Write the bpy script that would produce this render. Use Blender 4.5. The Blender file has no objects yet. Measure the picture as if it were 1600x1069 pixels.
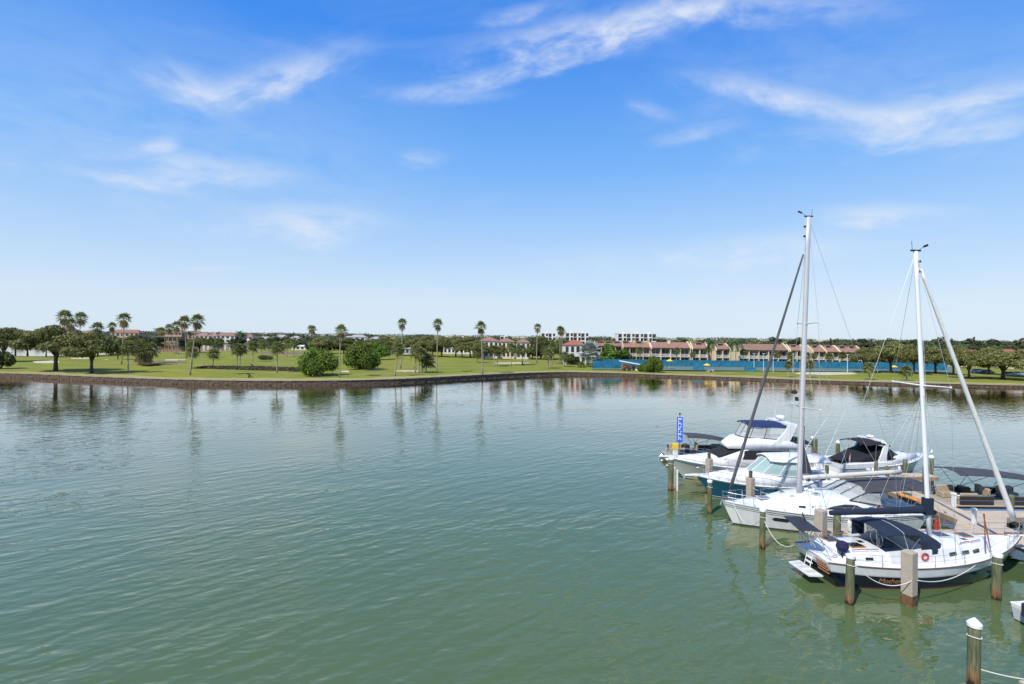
import bpy, math, random
import numpy as np
from mathutils import Vector, Matrix
R = math.radians
PI = math.pi
scene = bpy.context.scene
COL = scene.collection

# ------------------------------------------------------------------ camera
EYE = 12.5          # height of the balcony eye point above the water
HOR = 524.0         # pixel row of the horizon at the middle of the 1600 x 1069 photograph
ROLL = R(0.64)      # the photographer held the camera slightly tilted
FPX = 800.0         # focal length in photograph pixels
cam_d = bpy.data.cameras.new('camera')
cam = bpy.data.objects.new('camera', cam_d)
COL.objects.link(cam)
cam.location = (0, 0, EYE)
cam.rotation_euler = (R(90), -ROLL, 0)
cam_d.sensor_width = 36
cam_d.lens = 36 * FPX / 1600
cam_d.shift_y = -(534.5 - HOR) / 1600
cam_d.clip_end = 20000
cam_d.clip_start = 0.5
scene.camera = cam

# ------------------------------------------------------------------ light
SUN_AZ, SUN_EL = -138, 50          # degrees, azimuth from +Y (forward), negative = left
scene.view_settings.view_transform = 'Standard'
scene.view_settings.look = 'None'
scene.view_settings.gamma = 1
scene.view_settings.use_curve_mapping = False
EXPO = 0.8
scene.view_settings.exposure = EXPO
scene.cycles.sample_clamp_indirect = 4
scene.cycles.max_bounces = 5
scene.cycles.diffuse_bounces = 2
scene.cycles.glossy_bounces = 3
scene.cycles.transmission_bounces = 4
scene.cycles.transparent_max_bounces = 6
scene.cycles.caustics_reflective = False
scene.cycles.caustics_refractive = False
SKY_STRENGTH = 0.135
sun_d = bpy.data.lights.new('sun', 'SUN')
sun_d.energy = 2.9
sun_d.angle = R(0.6)
sun_d.color = (1.0, 0.95, 0.87)
sun = bpy.data.objects.new('sun', sun_d)
COL.objects.link(sun)
sdir = Vector((math.sin(R(SUN_AZ)) * math.cos(R(SUN_EL)), math.cos(R(SUN_AZ)) * math.cos(R(SUN_EL)), math.sin(R(SUN_EL))))
sun.rotation_euler = (-sdir).to_track_quat('-Z', 'Y').to_euler()
sun.location = (0, 0, 60)

world = bpy.data.worlds.new('World')
scene.world = world
world.use_nodes = True
world.cycles.sampling_method = 'MANUAL'
world.cycles.sample_map_resolution = 256


def U(px, py):
    """photograph pixel with the camera tilt taken out"""
    dx, dy = px - 800, py - HOR
    return 800 + dx * math.cos(ROLL) + dy * math.sin(ROLL), HOR - dx * math.sin(ROLL) + dy * math.cos(ROLL)


def azel(px, py):
    px, py = U(px, py)
    u, v = (px - 800) / FPX, (HOR - py) / FPX
    return math.atan(u), math.atan2(v, math.hypot(u, 1))


def build_world():
    nt = world.node_tree
    N, L = nt.nodes, nt.links
    for n in list(N):
        N.remove(n)
    out = N.new('ShaderNodeOutputWorld')
    bg = N.new('ShaderNodeBackground')
    bg.inputs[1].default_value = SKY_STRENGTH
    L.new(bg.outputs[0], out.inputs[0])
    sky = N.new('ShaderNodeTexSky')
    sky.sky_type = 'NISHITA'
    sky.sun_disc = False
    sky.sun_elevation = R(SUN_EL)
    sky.sun_rotation = R(SUN_AZ)
    sky.altitude = 0
    sky.air_density = 1.0
    sky.dust_density = 0.6
    sky.ozone_density = 2.2
    # the sky's own blue, deepening from a pale humid horizon upwards
    tg = N.new('ShaderNodeTexCoord')
    sg = N.new('ShaderNodeSeparateXYZ'); L.new(tg.outputs['Generated'], sg.inputs[0])
    gr = N.new('ShaderNodeValToRGB')
    K = 1 / (SKY_STRENGTH * 2 ** EXPO)
    stops = [(0.0, (.64, .77, .90)), (.06, (.62, .75, .90)), (.16, (.43, .64, .93)), (.30, (.19, .46, .94)), (.50, (.04, .26, .87)), (.75, (.10, .29, .74)), (1.0, (.14, .31, .68))]
    ce = gr.color_ramp.elements
    ce[0].position = stops[0][0]; ce[0].color = (*stops[0][1], 1)
    ce[1].position = stops[-1][0]; ce[1].color = (*stops[-1][1], 1)
    for q, c in stops[1:-1]:
        k_ = ce.new(q); k_.color = (*c, 1)
    L.new(sg.outputs[2], gr.inputs[0])
    gs = N.new('ShaderNodeVectorMath'); gs.operation = 'SCALE'; gs.inputs['Scale'].default_value = K
    L.new(gr.outputs[0], gs.inputs[0])
    hs = N.new('ShaderNodeMix'); hs.data_type = 'RGBA'; hs.inputs[0].default_value = 0.92
    L.new(sky.outputs[0], hs.inputs[6]); L.new(gs.outputs[0], hs.inputs[7])

    def math_(op, a, b=None, clamp=False):
        m = N.new('ShaderNodeMath'); m.operation = op; m.use_clamp = clamp
        for i, v in enumerate((a, b)):
            if v is None:
                continue
            if isinstance(v, (int, float)):
                m.inputs[i].default_value = v
            else:
                L.new(v, m.inputs[i])
        return m.outputs[0]
    tc = N.new('ShaderNodeTexCoord')
    nrm = N.new('ShaderNodeVectorMath'); nrm.operation = 'NORMALIZE'
    L.new(tc.outputs['Generated'], nrm.inputs[0])
    sp = N.new('ShaderNodeSeparateXYZ')
    L.new(nrm.outputs[0], sp.inputs[0])
    az = math_('ARCTAN2', sp.outputs[0], sp.outputs[1])
    el = math_('ARCSINE', sp.outputs[2])
    cb = N.new('ShaderNodeCombineXYZ')
    L.new(az, cb.inputs[0]); L.new(el, cb.inputs[1])
    # each cirrus streak: centre px, half length px, half width px, slope deg, density, seed
    streaks = [
        (445, 118, 150, 36, 19, .62, 1), (300, 138, 85, 34, -24, .50, 2),
        (310, 268, 170, 34, -2, .55, 3), (250, 226, 36, 16, 6, .5, 4),
        (490, 350, 120, 40, -1, .55, 5),
        (900, 62, 230, 42, 17, .75, 6), (1190, 10, 260, 36, 2, .5, 7), (700, 148, 120, 16, 2, .28, 8),
        (1190, 146, 170, 28, -8, .5, 9), (1450, 178, 230, 52, 13, .62, 10), (1530, 205, 130, 20, 9, .5, 17),
        (1090, 207, 80, 15, 11, .36, 11), (1020, 172, 50, 14, -22, .3, 12),
        (1380, 335, 150, 24, 1, .55, 13), (1190, 390, 200, 32, 3, .5, 14),
        (830, 20, 90, 18, 12, .5, 15), (300, 190, 420, 190, -8, .16, 16), (1300, 110, 420, 170, 4, .14, 18),
        (780, 118, 170, 18, 15, .45, 22), (1020, 28, 210, 26, 13, .5, 23), (1310, 172, 200, 20, -7, .4, 24), (1550, 150, 130, 14, 13, .55, 25), (200, 285, 110, 12, -10, .4, 26), (660, 246, 46, 16, 0, .3, 19), (340, 420, 60, 8, 0, .3, 20), (1060, 415, 330, 40, 0, .22, 21)]
    total = None
    for (px, py, hl, hw, deg, dens, seed) in streaks:
        a0, e0 = azel(px, py)
        c, s = math.cos(R(deg)), math.sin(R(deg))
        a1, e1 = azel(px + c * hl, py - s * hl)
        a2, e2 = azel(px - s * hw, py - c * hw)
        la = math.hypot(a1 - a0, e1 - e0)
        lb = math.hypot(a2 - a0, e2 - e0)
        ang = math.atan2(e1 - e0, a1 - a0)
        sub = N.new('ShaderNodeVectorMath'); sub.operation = 'SUBTRACT'
        L.new(cb.outputs[0], sub.inputs[0]); sub.inputs[1].default_value = (a0, e0, 0)
        rot = N.new('ShaderNodeVectorRotate'); rot.rotation_type = 'Z_AXIS'
        rot.inputs['Angle'].default_value = -ang
        L.new(sub.outputs[0], rot.inputs['Vector'])
        sc = N.new('ShaderNodeVectorMath'); sc.operation = 'MULTIPLY'
        L.new(rot.outputs[0], sc.inputs[0]); sc.inputs[1].default_value = (1 / la, 1 / lb, 1)
        # fibrous noise stretched along the streak, in angular units
        nv = N.new('ShaderNodeVectorMath'); nv.operation = 'MULTIPLY_ADD'
        L.new(rot.outputs[0], nv.inputs[0])
        k = 9.0
        nv.inputs[1].default_value = (k, k * 2.6, 1); nv.inputs[2].default_value = (seed * 7.3, seed * 3.1, seed)
        no = N.new('ShaderNodeTexNoise'); no.inputs['Scale'].default_value = 1.0
        no.inputs['Detail'].default_value = 4; no.inputs['Roughness'].default_value = 0.62
        no.inputs['Distortion'].default_value = 0.25
        L.new(nv.outputs[0], no.inputs['Vector'])
        # warp the outline with the noise
        wv = N.new('ShaderNodeVectorMath'); wv.operation = 'MULTIPLY_ADD'
        L.new(no.outputs['Fac'], wv.inputs[0]); wv.inputs[1].default_value = (0.6, 1.7, 0)
        L.new(sc.outputs[0], wv.inputs[2])
        wv2 = N.new('ShaderNodeVectorMath'); wv2.operation = 'SUBTRACT'
        L.new(wv.outputs[0], wv2.inputs[0]); wv2.inputs[1].default_value = (0.30, 0.85, 0)
        ln = N.new('ShaderNodeVectorMath'); ln.operation = 'LENGTH'
        L.new(wv2.outputs[0], ln.inputs[0])
        mr = N.new('ShaderNodeMapRange'); mr.interpolation_type = 'SMOOTHERSTEP'
        mr.inputs['From Min'].default_value = 1.4; mr.inputs['From Max'].default_value = 0.0
        L.new(ln.outputs['Value'], mr.inputs['Value'])
        mn = N.new('ShaderNodeMapRange'); mn.interpolation_type = 'SMOOTHSTEP'
        mn.inputs['From Min'].default_value = 0.2; mn.inputs['From Max'].default_value = 0.85
        L.new(no.outputs['Fac'], mn.inputs['Value'])
        d = math_('MULTIPLY', mr.outputs[0], mn.outputs[0])
        d = math_('MULTIPLY', d, dens * 1.25)
        total = d if total is None else math_('ADD', total, d)
    # thin high cirrus over the rest of the dome
    gv = N.new('ShaderNodeVectorMath'); gv.operation = 'MULTIPLY'
    L.new(nrm.outputs[0], gv.inputs[0]); gv.inputs[1].default_value = (2.2, 3.0, 9.0)
    gn = N.new('ShaderNodeTexNoise'); gn.inputs['Scale'].default_value = 1.3
    gn.inputs['Detail'].default_value = 7; gn.inputs['Distortion'].default_value = 0.7
    L.new(gv.outputs[0], gn.inputs['Vector'])
    gm = N.new('ShaderNodeMapRange'); gm.interpolation_type = 'SMOOTHSTEP'
    gm.inputs['From Min'].default_value = 0.5; gm.inputs['From Max'].default_value = 0.85
    gm.inputs['To Max'].default_value = 0.14
    L.new(gn.outputs['Fac'], gm.inputs['Value'])
    total = math_('ADD', total, gm.outputs[0])
    total = math_('MINIMUM', total, 0.82)
    mix = N.new('ShaderNodeMix'); mix.data_type = 'RGBA'
    L.new(total, mix.inputs[0])
    L.new(hs.outputs[2], mix.inputs[6])
    mix.inputs[7].default_value = (.80 * K, .86 * K, .95 * K, 1)
    L.new(mix.outputs[2], bg.inputs[0])


build_world()

# ------------------------------------------------------------------ materials
MATS = {}


def mat(name, col, rough=0.6, metal=0.0, var=0.0, vscale=4.0, bump=0.0, bscale=20.0, col2=None, spec=None, stretch=None, coat=0.0, alpha=None, trans=0.0):
    """plain procedural material: base colour broken up by noise, optional fine relief"""
    if name in MATS:
        return MATS[name]
    m = bpy.data.materials.new(name)
    m.use_nodes = True
    nt = m.node_tree
    N, L = nt.nodes, nt.links
    b = N['Principled BSDF']
    b.inputs['Base Color'].default_value = (*col, 1)
    b.inputs['Roughness'].default_value = rough
    b.inputs['Metallic'].default_value = metal
    if spec is not None:
        b.inputs['Specular IOR Level'].default_value = spec
    if coat:
        b.inputs['Coat Weight'].default_value = coat
    if trans:
        b.inputs['Transmission Weight'].default_value = trans
    if alpha is not None:
        b.inputs['Alpha'].default_value = alpha
    if var or col2 or bump:
        tc = N.new('ShaderNodeTexCoord')
        mp = N.new('ShaderNodeMapping')
        L.new(tc.outputs['Object'], mp.inputs[0])
        if stretch:
            mp.inputs['Scale'].default_value = stretch
    if var or col2:
        no = N.new('ShaderNodeTexNoise')
        no.inputs['Scale'].default_value = vscale
        no.inputs['Detail'].default_value = 6
        L.new(mp.outputs[0], no.inputs['Vector'])
        rp = N.new('ShaderNodeMapRange')
        rp.inputs['From Min'].default_value = 0.3; rp.inputs['From Max'].default_value = 0.7
        L.new(no.outputs['Fac'], rp.inputs['Value'])
        mx = N.new('ShaderNodeMix'); mx.data_type = 'RGBA'
        L.new(rp.outputs[0], mx.inputs[0])
        c2 = col2 if col2 else tuple(c * (1 - var) for c in col)
        mx.inputs[6].default_value = (*col, 1); mx.inputs[7].default_value = (*c2, 1)
        L.new(mx.outputs[2], b.inputs['Base Color'])
    if bump:
        n2 = N.new('ShaderNodeTexNoise')
        n2.inputs['Scale'].default_value = bscale; n2.inputs['Detail'].default_value = 5
        L.new(mp.outputs[0], n2.inputs['Vector'])
        bp = N.new('ShaderNodeBump'); bp.inputs['Strength'].default_value = bump
        bp.inputs['Distance'].default_value = 0.05
        L.new(n2.outputs['Fac'], bp.inputs['Height'])
        L.new(bp.outputs[0], b.inputs['Normal'])
    MATS[name] = m
    return m


def leaf_mat(name, c1, c2, c3=None, trans=0.3):
    """foliage: every leaf clump takes its own tone"""
    if name in MATS:
        return MATS[name]
    m = bpy.data.materials.new(name)
    m.use_nodes = True
    N, L = m.node_tree.nodes, m.node_tree.links
    b = N['Principled BSDF']
    b.inputs['Roughness'].default_value = 0.6
    b.inputs['Specular IOR Level'].default_value = 0.25
    g = N.new('ShaderNodeNewGeometry')
    cr = N.new('ShaderNodeValToRGB')
    cr.color_ramp.elements[0].color = (*c1, 1)
    cr.color_ramp.elements[1].color = (*c2, 1)
    if c3:
        e = cr.color_ramp.elements.new(0.93); e.color = (*c2, 1)
        cr.color_ramp.elements[-1].color = (*c3, 1)
    L.new(g.outputs['Random Per Island'], cr.inputs[0])
    oi = N.new('ShaderNodeObjectInfo')
    mr = N.new('ShaderNodeMapRange')
    mr.inputs['To Min'].default_value = 0.8; mr.inputs['To Max'].default_value = 1.2
    L.new(oi.outputs['Random'], mr.inputs['Value'])
    vm = N.new('ShaderNodeVectorMath'); vm.operation = 'SCALE'
    L.new(cr.outputs[0], vm.inputs[0]); L.new(mr.outputs[0], vm.inputs['Scale'])
    L.new(vm.outputs[0], b.inputs['Base Color'])
    tr = N.new('ShaderNodeBsdfTranslucent')
    L.new(vm.outputs[0], tr.inputs['Color'])
    ms = N.new('ShaderNodeMixShader'); ms.inputs[0].default_value = trans
    L.new(b.outputs[0], ms.inputs[1]); L.new(tr.outputs[0], ms.inputs[2])
    L.new(ms.outputs[0], N['Material Output'].inputs['Surface'])
    MATS[name] = m
    return m


# ------------------------------------------------------------------ mesh helpers
class MB:
    """collects shapes that become ONE mesh object"""

    def __init__(self):
        self.v, self.f, self.m = [], [], []

    def add(self, vs, fs, mi=0):
        o = len(self.v)
        self.v += [tuple(p) for p in vs]
        self.f += [tuple(i + o for i in f) for f in fs]
        self.m += [mi] * len(fs)
        return self

    def box(self, x0, x1, y0, y1, z0, z1, mi=0, bev=0.0):
        if bev:
            b = min(bev, (x1 - x0) * .45, (y1 - y0) * .45, (z1 - z0) * .45)
            rings = []
            for z, k in ((z0, b), (z0 + b, 0), (z1 - b, 0), (z1, b)):
                xa, xb, ya, yb = x0 + k, x1 - k, y0 + k, y1 - k
                c = b * .7 if k == 0 else b * .3
                rings.append([(xa + c, ya, z), (xb - c, ya, z), (xb, ya + c, z), (xb, yb - c, z), (xb - c, yb, z), (xa + c, yb, z), (xa, yb - c, z), (xa, ya + c, z)])
            return self.loft(rings, mi, True, True)
        vs = [(x0, y0, z0), (x1, y0, z0), (x1, y1, z0), (x0, y1, z0), (x0, y0, z1), (x1, y0, z1), (x1, y1, z1), (x0, y1, z1)]
        fs = [(3, 2, 1, 0), (4, 5, 6, 7), (0, 1, 5, 4), (1, 2, 6, 5), (2, 3, 7, 6), (3, 0, 4, 7)]
        return self.add(vs, fs, mi)

    def loft(self, rings, mi=0, cap0=True, cap1=True, closed=True):
        n = len(rings[0])
        vs = [p for r in rings for p in r]
        fs = []
        for i in range(len(rings) - 1):
            for j in range(n if closed else n - 1):
                k = (j + 1) % n
                fs.append((i * n + j, i * n + k, (i + 1) * n + k, (i + 1) * n + j))
        if cap0:
            fs.append(tuple(reversed(range(n))))
        if cap1:
            fs.append(tuple(range((len(rings) - 1) * n, len(rings) * n)))
        return self.add(vs, fs, mi)

    def tube(self, pts, r, n=6, mi=0, r1=None, radii=None):
        pts = [Vector(p) for p in pts]
        m = len(pts)
        rings = []
        ref = None
        for i, p in enumerate(pts):
            d = (pts[min(i + 1, m - 1)] - pts[max(i - 1, 0)])
            if d.length < 1e-9:
                d = Vector((0, 0, 1))
            d.normalize()
            if ref is None:
                ref = Vector((0, 0, 1)) if abs(d.z) < .9 else Vector((1, 0, 0))
            a = d.cross(ref)
            if a.length < 1e-4:
                a = d.cross(Vector((0, 1, 0)))
            a.normalize()
            b = d.cross(a).normalized()
            rr = radii[i] if radii else (r if r1 is None else r + (r1 - r) * i / max(1, m - 1))
            rings.append([p + (a * math.cos(2 * PI * j / n) + b * math.sin(2 * PI * j / n)) * rr for j in range(n)])
        return self.loft(rings, mi)

    def lathe(self, prof, c=(0, 0, 0), n=16, mi=0):
        rings = [[(c[0] + r * math.cos(2 * PI * j / n), c[1] + r * math.sin(2 * PI * j / n), c[2] + z) for j in range(n)] for r, z in prof]
        return self.loft(rings, mi)

    def slab(self, pts, t, mi=0):
        """planar polygon with thickness t, along its own normal"""
        P = [Vector(p) for p in pts]
        nrm = Vector((0, 0, 0))
        for i in range(len(P)):
            nrm += P[i].cross(P[(i + 1) % len(P)])
        nrm.normalize()
        a = [p - nrm * t / 2 for p in P]
        b = [p + nrm * t / 2 for p in P]
        return self.loft([a, b], mi)

    def prism(self, poly, z0, z1, mi=0):
        return self.loft([[(x, y, z0) for x, y in poly], [(x, y, z1) for x, y in poly]], mi)

    def sheet(self, grid, t=0.0, mi=0):
        """grid[i][j] of points; thickness t downwards"""
        ni, nj = len(grid), len(grid[0])
        top = [Vector(p) for r in grid for p in r]
        vs = list(top)
        fs = [(i * nj + j, (i + 1) * nj + j, (i + 1) * nj + j + 1, i * nj + j + 1) for i in range(ni - 1) for j in range(nj - 1)]
        if t:
            o = len(vs)
            vs += [p - Vector((0, 0, t)) for p in top]
            fs += [(o + (i + 1) * nj + j, o + i * nj + j, o + i * nj + j + 1, o + (i + 1) * nj + j + 1) for i in range(ni - 1) for j in range(nj - 1)]
            edge = [(0, j) for j in range(nj)] + [(i, nj - 1) for i in range(1, ni)] + [(ni - 1, j) for j in range(nj - 2, -1, -1)] + [(i, 0) for i in range(ni - 2, 0, -1)]
            ids = [i * nj + j for i, j in edge]
            for q in range(len(ids)):
                a, b = ids[q], ids[(q + 1) % len(ids)]
                fs.append((a, b, o + b, o + a))
        return self.add(vs, fs, mi)

    def mesh(self, name, mats, smooth=False):
        me = bpy.data.meshes.new(name)
        me.from_pydata(self.v, [], self.f)
        for m in mats if isinstance(mats, (list, tuple)) else [mats]:
            me.materials.append(m)
        me.polygons.foreach_set('material_index', self.m)
        if smooth:
            me.polygons.foreach_set('use_smooth', [True] * len(self.f))
        me.validate()
        me.update()
        if smooth == 'auto':
            me.set_sharp_from_angle(angle=R(38))
        return me

    def build(self, name, mats, parent=None, smooth=False):
        return link(name, self.mesh(name, mats, smooth), parent)


def link(name, me, parent=None):
    o = bpy.data.objects.new(name, me)
    COL.objects.link(o)
    if parent is not None:
        o.parent = parent
    return o


def tag(o, label=None, cat=None, group=None, kind=None):
    if label: o['label'] = label
    if cat: o['category'] = cat
    if group: o['group'] = group
    if kind: o['kind'] = kind
    return o


def empty(name, loc=(0, 0, 0), rz=0.0, label=None, cat=None, group=None):
    o = bpy.data.objects.new(name, None)
    COL.objects.link(o)
    o.location = loc
    o.rotation_euler = (0, 0, rz)
    o.empty_display_size = 0.3
    return tag(o, label, cat, group)


def copy_tree(o, parent=None):
    c = o.copy()
    COL.objects.link(c)
    c.parent = parent
    for ch in list(o.children):
        copy_tree(ch, c)
    return c


def ss(a, b, x):
    t = min(1, max(0, (x - a) / (b - a)))
    return t * t * (3 - 2 * t)


def zg(X):
    """height of the golf course ground above the water"""
    return 1.2 - 0.5 * ss(-5, 55, X)


def P(px, py, z):
    """world point seen at a photograph pixel, at a known height"""
    px, py = U(px, py)
    d = FPX * (EYE - z) / (py - HOR)
    return Vector(((px - 800) * d / FPX, d, z))


def PD(px, py, d):
    """world point seen at a photograph pixel, at a known distance"""
    px, py = U(px, py)
    return Vector(((px - 800) * d / FPX, d, EYE - (py - HOR) * d / FPX))


def G(px, py):
    """point on the golf course ground"""
    z = 1.5
    for _ in range(8):
        p = P(px, py, z)
        z = zg(p.x)
    return Vector((p.x, p.y, z))


# ------------------------------------------------------------------ water
def water_mat():
    m = bpy.data.materials.new('bay_water'); m.use_nodes = True
    N, L = m.node_tree.nodes, m.node_tree.links
    N.remove(N['Principled BSDF'])
    b = N.new('ShaderNodeBsdfDiffuse')
    gl = N.new('ShaderNodeBsdfGlossy'); gl.inputs['Roughness'].default_value = 0.05
    gl.inputs['Color'].default_value = (1.0, 0.89, 0.76, 1)
    fr = N.new('ShaderNodeFresnel'); fr.inputs['IOR'].default_value = 1.333
    fx = N.new('ShaderNodeMath'); fx.operation = 'MULTIPLY'; fx.use_clamp = True; fx.inputs[1].default_value = 1.9
    L.new(fr.outputs[0], fx.inputs[0])
    ms = N.new('ShaderNodeMixShader')
    L.new(fx.outputs[0], ms.inputs[0]); L.new(b.outputs[0], ms.inputs[1]); L.new(gl.outputs[0], ms.inputs[2])
    L.new(ms.outputs[0], N['Material Output'].inputs['Surface'])
    g = N.new('ShaderNodeNewGeometry')
    # murky green body with broad drifting tone
    n0 = N.new('ShaderNodeTexNoise'); n0.inputs['Scale'].default_value = 0.05; n0.inputs['Detail'].default_value = 3
    L.new(g.outputs['Position'], n0.inputs['Vector'])
    mx = N.new('ShaderNodeMix'); mx.data_type = 'RGBA'
    L.new(n0.outputs['Fac'], mx.inputs[0])
    mx.inputs[6].default_value = (0.076, 0.119, 0.046, 1)
    mx.inputs[7].default_value = (0.084, 0.125, 0.047, 1)
    L.new(mx.outputs[2], b.inputs['Color'])

    def waves(scale, rot, sx, sy, det, dist):
        mp = N.new('ShaderNodeMapping'); mp.vector_type = 'TEXTURE'
        mp.inputs['Rotation'].default_value = (0, 0, R(rot))
        mp.inputs['Scale'].default_value = (1 / sx, 1 / sy, 1)
        L.new(g.outputs['Position'], mp.inputs[0])
        n = N.new('ShaderNodeTexNoise'); n.inputs['Scale'].default_value = scale
        n.inputs['Detail'].default_value = det; n.inputs['Roughness'].default_value = 0.5
        n.inputs['Distortion'].default_value = dist
        L.new(mp.outputs[0], n.inputs['Vector'])
        return n.outputs['Fac']
    w1 = waves(1.05, 38, 0.46, 1.15, 1.2, 0.25)
    w2 = waves(2.3, 12, 0.55, 1.15, 1.6, 0.25)
    w3 = waves(0.09, 20, 0.35, 1.0, 3, 0.5)
    # gusts: patches of livelier and calmer water
    gu = N.new('ShaderNodeMapRange'); gu.inputs['From Min'].default_value = 0.35; gu.inputs['From Max'].default_value = 0.65
    gu.inputs['To Min'].default_value = 0.45; gu.inputs['To Max'].default_value = 1.35
    L.new(w3, gu.inputs['Value'])
    ad = N.new('ShaderNodeMath'); ad.operation = 'MULTIPLY_ADD'
    L.new(w2, ad.inputs[0]); ad.inputs[1].default_value = 0.34; L.new(w1, ad.inputs[2])
    ml = N.new('ShaderNodeMath'); ml.operation = 'MULTIPLY'
    L.new(ad.outputs[0], ml.inputs[0]); L.new(gu.outputs[0], ml.inputs[1])
    # calmer in the lee of the far shore, calmest in the sheltered channel behind it
    spz = N.new('ShaderNodeSeparateXYZ'); L.new(g.outputs['Position'], spz.inputs[0])
    lee = N.new('ShaderNodeValToRGB'); lw = N.new('ShaderNodeMath'); lw.operation = 'DIVIDE'; lw.inputs[1].default_value = 300
    L.new(spz.outputs[1], lw.inputs[0]); L.new(lw.outputs[0], lee.inputs[0])
    le = lee.color_ramp.elements
    le[0].position = .06; le[0].color = (1, 1, 1, 1); le[1].position = .72; le[1].color = (.05, .05, .05, 1)
    for q, v in ((.10, .75), (.15, .5), (.22, .34), (.4, .25), (.56, .2)):
        k_ = le.new(q); k_.color = (v, v, v, 1)
    m3 = N.new('ShaderNodeMath'); m3.operation = 'MULTIPLY'
    L.new(ml.outputs[0], m3.inputs[0]); L.new(lee.outputs[0], m3.inputs[1])
    ml = m3
    bp = N.new('ShaderNodeBump'); bp.inputs['Strength'].default_value = 1.0
    bp.inputs['Distance'].default_value = 0.125
    L.new(ml.outputs[0], bp.inputs['Height'])
    L.new(bp.outputs[0], gl.inputs['Normal']); L.new(bp.outputs[0], fr.inputs['Normal'])
    return m


wb = MB()
S = 9000
wb.add([(-S, -60, 0), (S, -60, 0), (S, S, 0), (-S, S, 0)], [(0, 1, 2, 3)])
tag(wb.build('water', water_mat()), 'calm green bay water with small wind ripples', 'water', kind='structure')

# ------------------------------------------------------------------ golf course land
def ground_mat():
    m = bpy.data.materials.new('golf_grass'); m.use_nodes = True
    N, L = m.node_tree.nodes, m.node_tree.links
    b = N['Principled BSDF']; b.inputs['Roughness'].default_value = 0.9
    b.inputs['Specular IOR Level'].default_value = 0.15
    g = N.new('ShaderNodeNewGeometry')

    def noise(scale, det=4, sx=1, sy=1):
        mp = N.new('ShaderNodeMapping'); mp.inputs['Scale'].default_value = (sx, sy, 1)
        L.new(g.outputs['Position'], mp.inputs[0])
        n = N.new('ShaderNodeTexNoise'); n.inputs['Scale'].default_value = scale; n.inputs['Detail'].default_value = det
        L.new(mp.outputs[0], n.inputs['Vector'])
        mr = N.new('ShaderNodeMapRange'); mr.inputs['From Min'].default_value = .36; mr.inputs['From Max'].default_value = .64
        L.new(n.outputs['Fac'], mr.inputs['Value'])
        return mr.outputs[0]

    def mix(f, a, c, k=1.0):
        x = N.new('ShaderNodeMix'); x.data_type = 'RGBA'
        if k != 1.0:
            q = N.new('ShaderNodeMath'); q.operation = 'MULTIPLY'; L.new(f, q.inputs[0]); q.inputs[1].default_value = k; f = q.outputs[0]
        L.new(f, x.inputs[0])
        for i, v in ((6, a), (7, c)):
            if isinstance(v, tuple): x.inputs[i].default_value = (*v, 1)
            else: L.new(v, x.inputs[i])
        return x.outputs[2]
    c = mix(noise(0.022, 3, 1, .55), (0.180, 0.240, 0.008), (0.290, 0.275, 0.022))
    c = mix(noise(0.07, 5, .6, 1), c, (0.33, 0.26, 0.085), .65)
    c = mix(noise(0.3, 6, .5, 1), c, (0.13, 0.15, 0.022), .55)
    c = mix(noise(1.6, 6), c, (0.10, 0.13, 0.025), .45)
    L.new(c, b.inputs['Base Color'])
    n2 = N.new('ShaderNodeTexNoise'); n2.inputs['Scale'].default_value = 3; n2.inputs['Detail'].default_value = 6
    L.new(g.outputs['Position'], n2.inputs['Vector'])
    bp = N.new('ShaderNodeBump'); bp.inputs['Strength'].default_value = .6; bp.inputs['Distance'].default_value = .12
    L.new(n2.outputs['Fac'], bp.inputs['Height']); L.new(bp.outputs[0], b.inputs['Normal'])
    return m


GRASS = ground_mat()
SHORE_PX = [(-160, 586), (-60, 588), (0, 590), (70, 592), (130, 595), (200, 598), (270, 600.5), (345, 602), (420, 603), (500, 602.5), (560, 601.5), (620, 599.5),
            (660, 597.5), (700, 595), (760, 591.5), (830, 588), (870, 586.5), (900, 586), (970, 587), (1040, 589), (1100, 591), (1180, 594), (1250, 597), (1330, 599.5), (1400, 601.5), (1500, 604), (1600, 606.5), (1720, 609)]
SHORE = [P(x, y, 0) for x, y in SHORE_PX]


def resample(pts, step):
    out = [pts[0].copy()]
    acc = 0
    for a, b in zip(pts, pts[1:]):
        l = (b - a).length
        t = step - acc
        while t <= l:
            out.append(a + (b - a) * (t / l)); t += step
        acc = (acc + l) % step
    return out


def smooth_poly(pts, it=2):
    for _ in range(it):
        q = [pts[0]]
        for a, b in zip(pts, pts[1:]):
            q += [a * .75 + b * .25, a * .25 + b * .75]
        q.append(pts[-1]); pts = q
    return pts


SHORE = resample(smooth_poly(SHORE), 3.4)
# back edge of the golf course: channel on the left, land running on to the right
BACK_PX = [(-200, 553), (0, 556.5), (60, 557), (130, 555), (200, 552.5), (270, 550), (350, 548), (430, 545.5), (480, 543.5)]


def back_dist(ratio):
    px = 800 + ratio * FPX
    if px > 480:
        return 360 + 1900 * ss(480, 620, px)
    for (xa, ya), (xb, yb) in zip(BACK_PX, BACK_PX[1:]):
        if xa <= px <= xb:
            y = ya + (yb - ya) * (px - xa) / (xb - xa)
            return FPX * (EYE - 1.2) / (U(px, y)[1] - HOR)
    return FPX * (EYE - 1.2) / (U(px, 553)[1] - HOR)


gb = MB()
grid = []
for p in SHORE:
    ratio = p.x / p.y
    d1 = back_dist(ratio)
    # outward step so that the lawn meets the back of the wall cap
    row = []
    for k in range(26):
        t = (k / 25) ** 2.2
        d = p.y + 0.25 + (d1 - p.y) * t
        X = ratio * d
        row.append((X, d, zg(X) + 0.02 + 0.10 * math.sin(X * .13 + d * .05) * min(1, (d - p.y) / 10) * (1 if d < 400 else 0)))
    grid.append(row)
gb.sheet(grid)
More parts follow.
